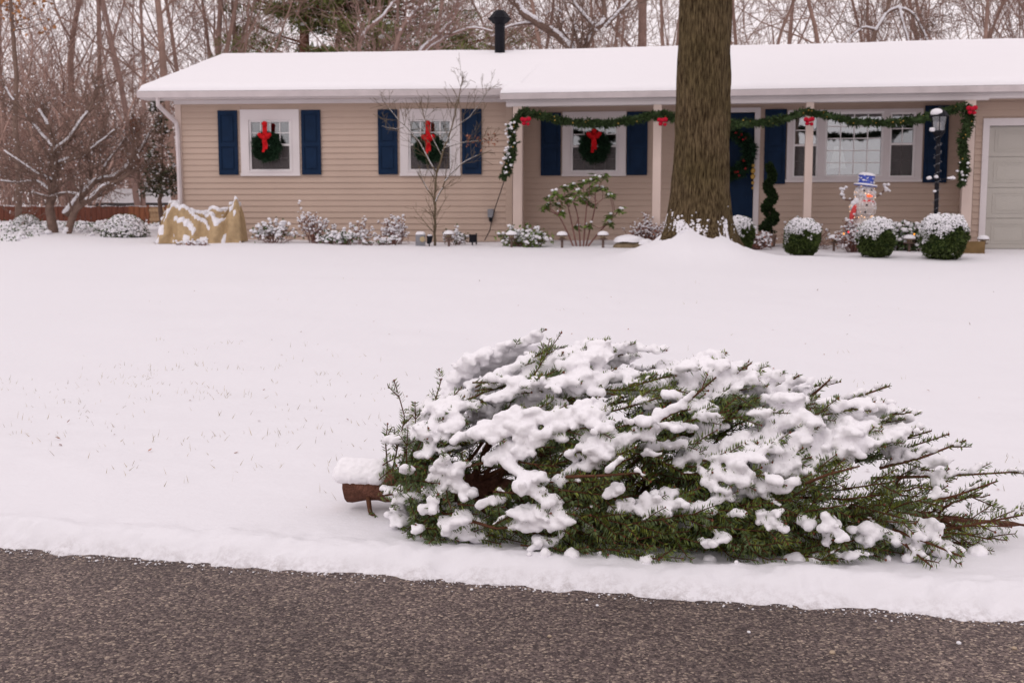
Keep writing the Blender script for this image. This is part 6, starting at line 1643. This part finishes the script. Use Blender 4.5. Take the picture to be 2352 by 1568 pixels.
pick = (score > 0.44) & (SF < tipcut) & (ctr_t > 0.085) & (ctr_t < 0.985) & ((dens >= 4) | (SO > 0))
sc_p = score[pick]; Q = S[pick]; rr_ = (0.0095 + 0.016 * np.clip((sc_p - 0.42) / 0.45, 0, 1)) * rng.uniform(0.85, 1.2, pick.sum()) * np.where(dens[pick] < 4, 0.75, 1)
Q = Q + np.stack([rng.normal(0, 0.003, len(Q)), rng.normal(0, 0.003, len(Q)), rr_ * 0.45 + 0.001], 1)
lone = SB[pick] >= n_crown; longs = (SB[pick] >= n_tips); rr_ = np.where(longs, rr_ * 0.6, np.where(lone, rr_ * 0.85, rr_))
pad = (sc_p > 0.50) & ~longs; Qp = np.repeat(Q[pad], 3, 0); sp_ = np.repeat(sc_p[pad], 3)
ang = rng.uniform(0, 6.28, len(Qp)); rad_ = np.sqrt(rng.uniform(0, 1, len(Qp))) * (0.014 + 0.034 * np.clip((sp_ - 0.5) / 0.35, 0, 1))
Q2 = Qp + np.stack([np.cos(ang) * rad_, np.sin(ang) * rad_, rng.uniform(-0.008, 0.006, len(Qp)) - rad_ * 0.30 + 0.012 * np.clip((sp_ - 0.6) / 0.3, 0, 1)], 1)
print('fir: twigs', len(twigs), 'samples', len(S), 'snow blobs', len(Q), len(Q2), 'needles', sum(len(q[0]) for n_ in ndl for q in n_))
# butt cap of snow and clumps fallen at the foot
ca = np.linspace(-0.004, 0.050, 26); cp_ = FA + FD * ca[:, None] + FU * 0.055
extra = [(p + FC * o_ + FU * (0.014 - abs(o_ + 0.004) * 0.55), 0.034) for p in cp_ for o_ in (-0.05, -0.025, 0.0, 0.025, 0.045)]
EQ = np.array([e[0] for e in extra]); ER = np.array([e[1] for e in extra])
m_ = 22; ft_ = rng.uniform(0.15, 0.9, m_); fp = FA + FD * ft_[:, None] + FC * (env(ft_) * 0.98 + rng.normal(-0.02, 0.04, m_))[:, None]; fp[:, 2] = ground_z(fp[:, 0], fp[:, 1]) + 0.004
tmp = MB(); tmp.blobs(Q, rr_, sq=0.78, sub=1, jit=0.14, rng=rng); tmp.blobs(Q2, rng.uniform(0.011, 0.022, len(Q2)), sq=0.74, sub=1, jit=0.12, rng=rng); tmp.blobs(EQ, ER, sq=0.95, sub=2, jit=0.04, rng=rng); tmp.blobs(fp, np.abs(rng.normal(0, 0.014, m_)) + 0.006, sq=0.8, sub=2, jit=0.05, rng=rng)
raw = obj('snow_raw', tmp, M['snow_tree'], loc=(FA[0], FA[1], gz(FA[0], FA[1])))
md = raw.modifiers.new('remesh', 'REMESH'); md.mode = 'VOXEL'; md.voxel_size = 0.0068; md.use_smooth_shade = True
md = raw.modifiers.new('smooth', 'SMOOTH'); md.factor = 0.5; md.iterations = 4
tx = bpy.data.textures.new('snow_lumps', 'CLOUDS'); tx.noise_scale = 0.05; tx.noise_depth = 3
md = raw.modifiers.new('lumps', 'DISPLACE'); md.texture = tx; md.texture_coords = 'LOCAL'; md.strength = 0.015; md.mid_level = 0.45
tx2 = bpy.data.textures.new('snow_grains', 'CLOUDS'); tx2.noise_scale = 0.014; tx2.noise_depth = 2
md = raw.modifiers.new('grains', 'DISPLACE'); md.texture = tx2; md.texture_coords = 'LOCAL'; md.strength = 0.009; md.mid_level = 0.5
dg = bpy.context.evaluated_depsgraph_get(); me = bpy.data.meshes.new_from_object(raw.evaluated_get(dg)); me.name = 'snow_cover'
COL.objects.unlink(raw); bpy.data.objects.remove(raw)
me.materials.clear(); me.materials.append(M['snow_tree']); me.polygons.foreach_set('use_smooth', np.full(len(me.polygons), True))
print('snow cover faces', len(me.polygons))
so_ = bpy.data.objects.new('snow_cover', me); COL.objects.link(so_); so_.parent = fir; so_['kind'] = 'stuff'; so_['label'] = 'clumped fresh snow lying on the fir branches'

# ------------------------------------------------------------------ grass through the snow, crumbs on the road
rng = np.random.default_rng(500); GP, GD, GL, GW = [], [], [], []
cent = []
for k in range(160):
    px, py = (rng.uniform(0, 980), rng.normal(930, 95)) if k < 120 else (rng.uniform(0, 2352), rng.uniform(640, 1180))
    cent.append((px, py, rng.integers(1, 6)))
cent += [(345, 885, 34), (105, 962, 14), (760, 862, 16), (625, 1000, 16), (315, 865, 22), (80, 900, 12), (450, 900, 12), (540, 905, 20), (30, 880, 12), (200, 925, 10), (480, 1005, 10), (410, 1010, 12), (630, 1020, 6), (700, 940, 8), (260, 870, 16), (290, 840, 16), (370, 850, 14)]
for px, py, n in cent:
    if py < 610 or py > 1195: continue
    c = on_ground(px, py, 4.2, 22)
    if road_e(c[0], c[1]) < 0.6: continue
    for _ in range(int(n * 0.7 + 0.5)):
        q = c + [rng.normal(0, 0.05 + 0.004 * n), rng.normal(0, 0.05), 0]; q[2] = gz(q[0], q[1]) - 0.012
        GP.append(q); GD.append(unit(np.array([rng.normal(0, .55), rng.normal(0, .4), 0.75]))); GL.append(rng.uniform(0.025, 0.06)); GW.append(rng.uniform(0.0007, 0.0014))
GP, GD = np.array(GP), np.array(GD); GWd = unit(np.cross(GD, np.array([0, 1.0, 0]) + rng.normal(0, .3, GD.shape)))
mb = MB(); mb.quads(GP, GD, GWd, np.array(GL), np.array(GW)); gr = obj('lawn_grass', mb, M['grass'], kind='stuff'); gr['label'] = 'thin dry grass blades poking through the lawn snow'
dl = np.array([on_ground(rng.uniform(100, 2300), rng.uniform(620, 1180), 4.2, 22) for _ in range(90)]); dl = dl[road_e(dl[:, 0], dl[:, 1]) > 1.0]; dl[:, 2] += 0.006
d_ = unit(rng.normal(0, 1, dl.shape) * [1, 1, 0.35]); mb = MB(); mb.quads(dl, d_, unit(np.cross(d_, [0, 0, 1.0])), rng.uniform(.012, .035, len(dl)), 0.006); lf_ = obj('leaf_litter', mb, M['deadleaf'], kind='stuff'); lf_['label'] = 'brown leaf bits scattered on the snow'


def on_road(px, py): r = ray(px, py); t = -EYE / r[2]; return np.array([0, 0, EYE]) + r * t


for nm, px, py, r_, mt_, lab in (('ice_chunk', 1720, 1452, 0.005, 'snow', 'white ice crumb on the asphalt below the middle of the fir'), ('pebble', 1912, 1500, 0.008, 'pebble', 'tan pebble on the asphalt right of the ice crumb'), ('ice_chunk', 2202, 1478, 0.007, 'snow', 'white ice crumb on the asphalt near the right edge'), ('pebble', 1262, 1462, 0.006, 'pebble', 'tan pebble on the asphalt left of centre'), ('pebble', 2330, 1490, 0.007, 'pebble', 'tan pebble on the asphalt at the right edge'), ('ice_chunk', 1372, 1391, 0.005, 'snow', 'white ice crumb close to the snow edge')):
    p_ = on_road(px, py); mb = MB(); mb.blobs((p_ + [0, 0, r_ * 0.4])[None], [r_], sq=0.7, sub=2, jit=0.12, rng=rng); o_ = obj(nm, mb, M[mt_], loc=p_); tag(o_, lab, 'pebble' if nm == 'pebble' else 'ice', 'crumbs on the asphalt')
# crumbs of snow fringing the road edge
n = 1500; s_ = rng.uniform(-2.2, 4.2, n); e_ = 0.05 - np.abs(rng.normal(0, 0.035, n)); q = ROAD_A + np.outer(s_, d) + np.outer(e_, ROAD_N)
P = np.stack([q[:, 0], q[:, 1], np.full(n, 0.003)], 1); mb = MB(); mb.blobs(P, np.abs(rng.normal(0, 0.0018, n)) + 0.0008, sq=0.7, sub=1, rng=rng); sc2 = obj('snow_crumbs', mb, M['snow'], smooth=True, kind='stuff'); sc2['label'] = 'crumbs of snow fringing the asphalt edge'
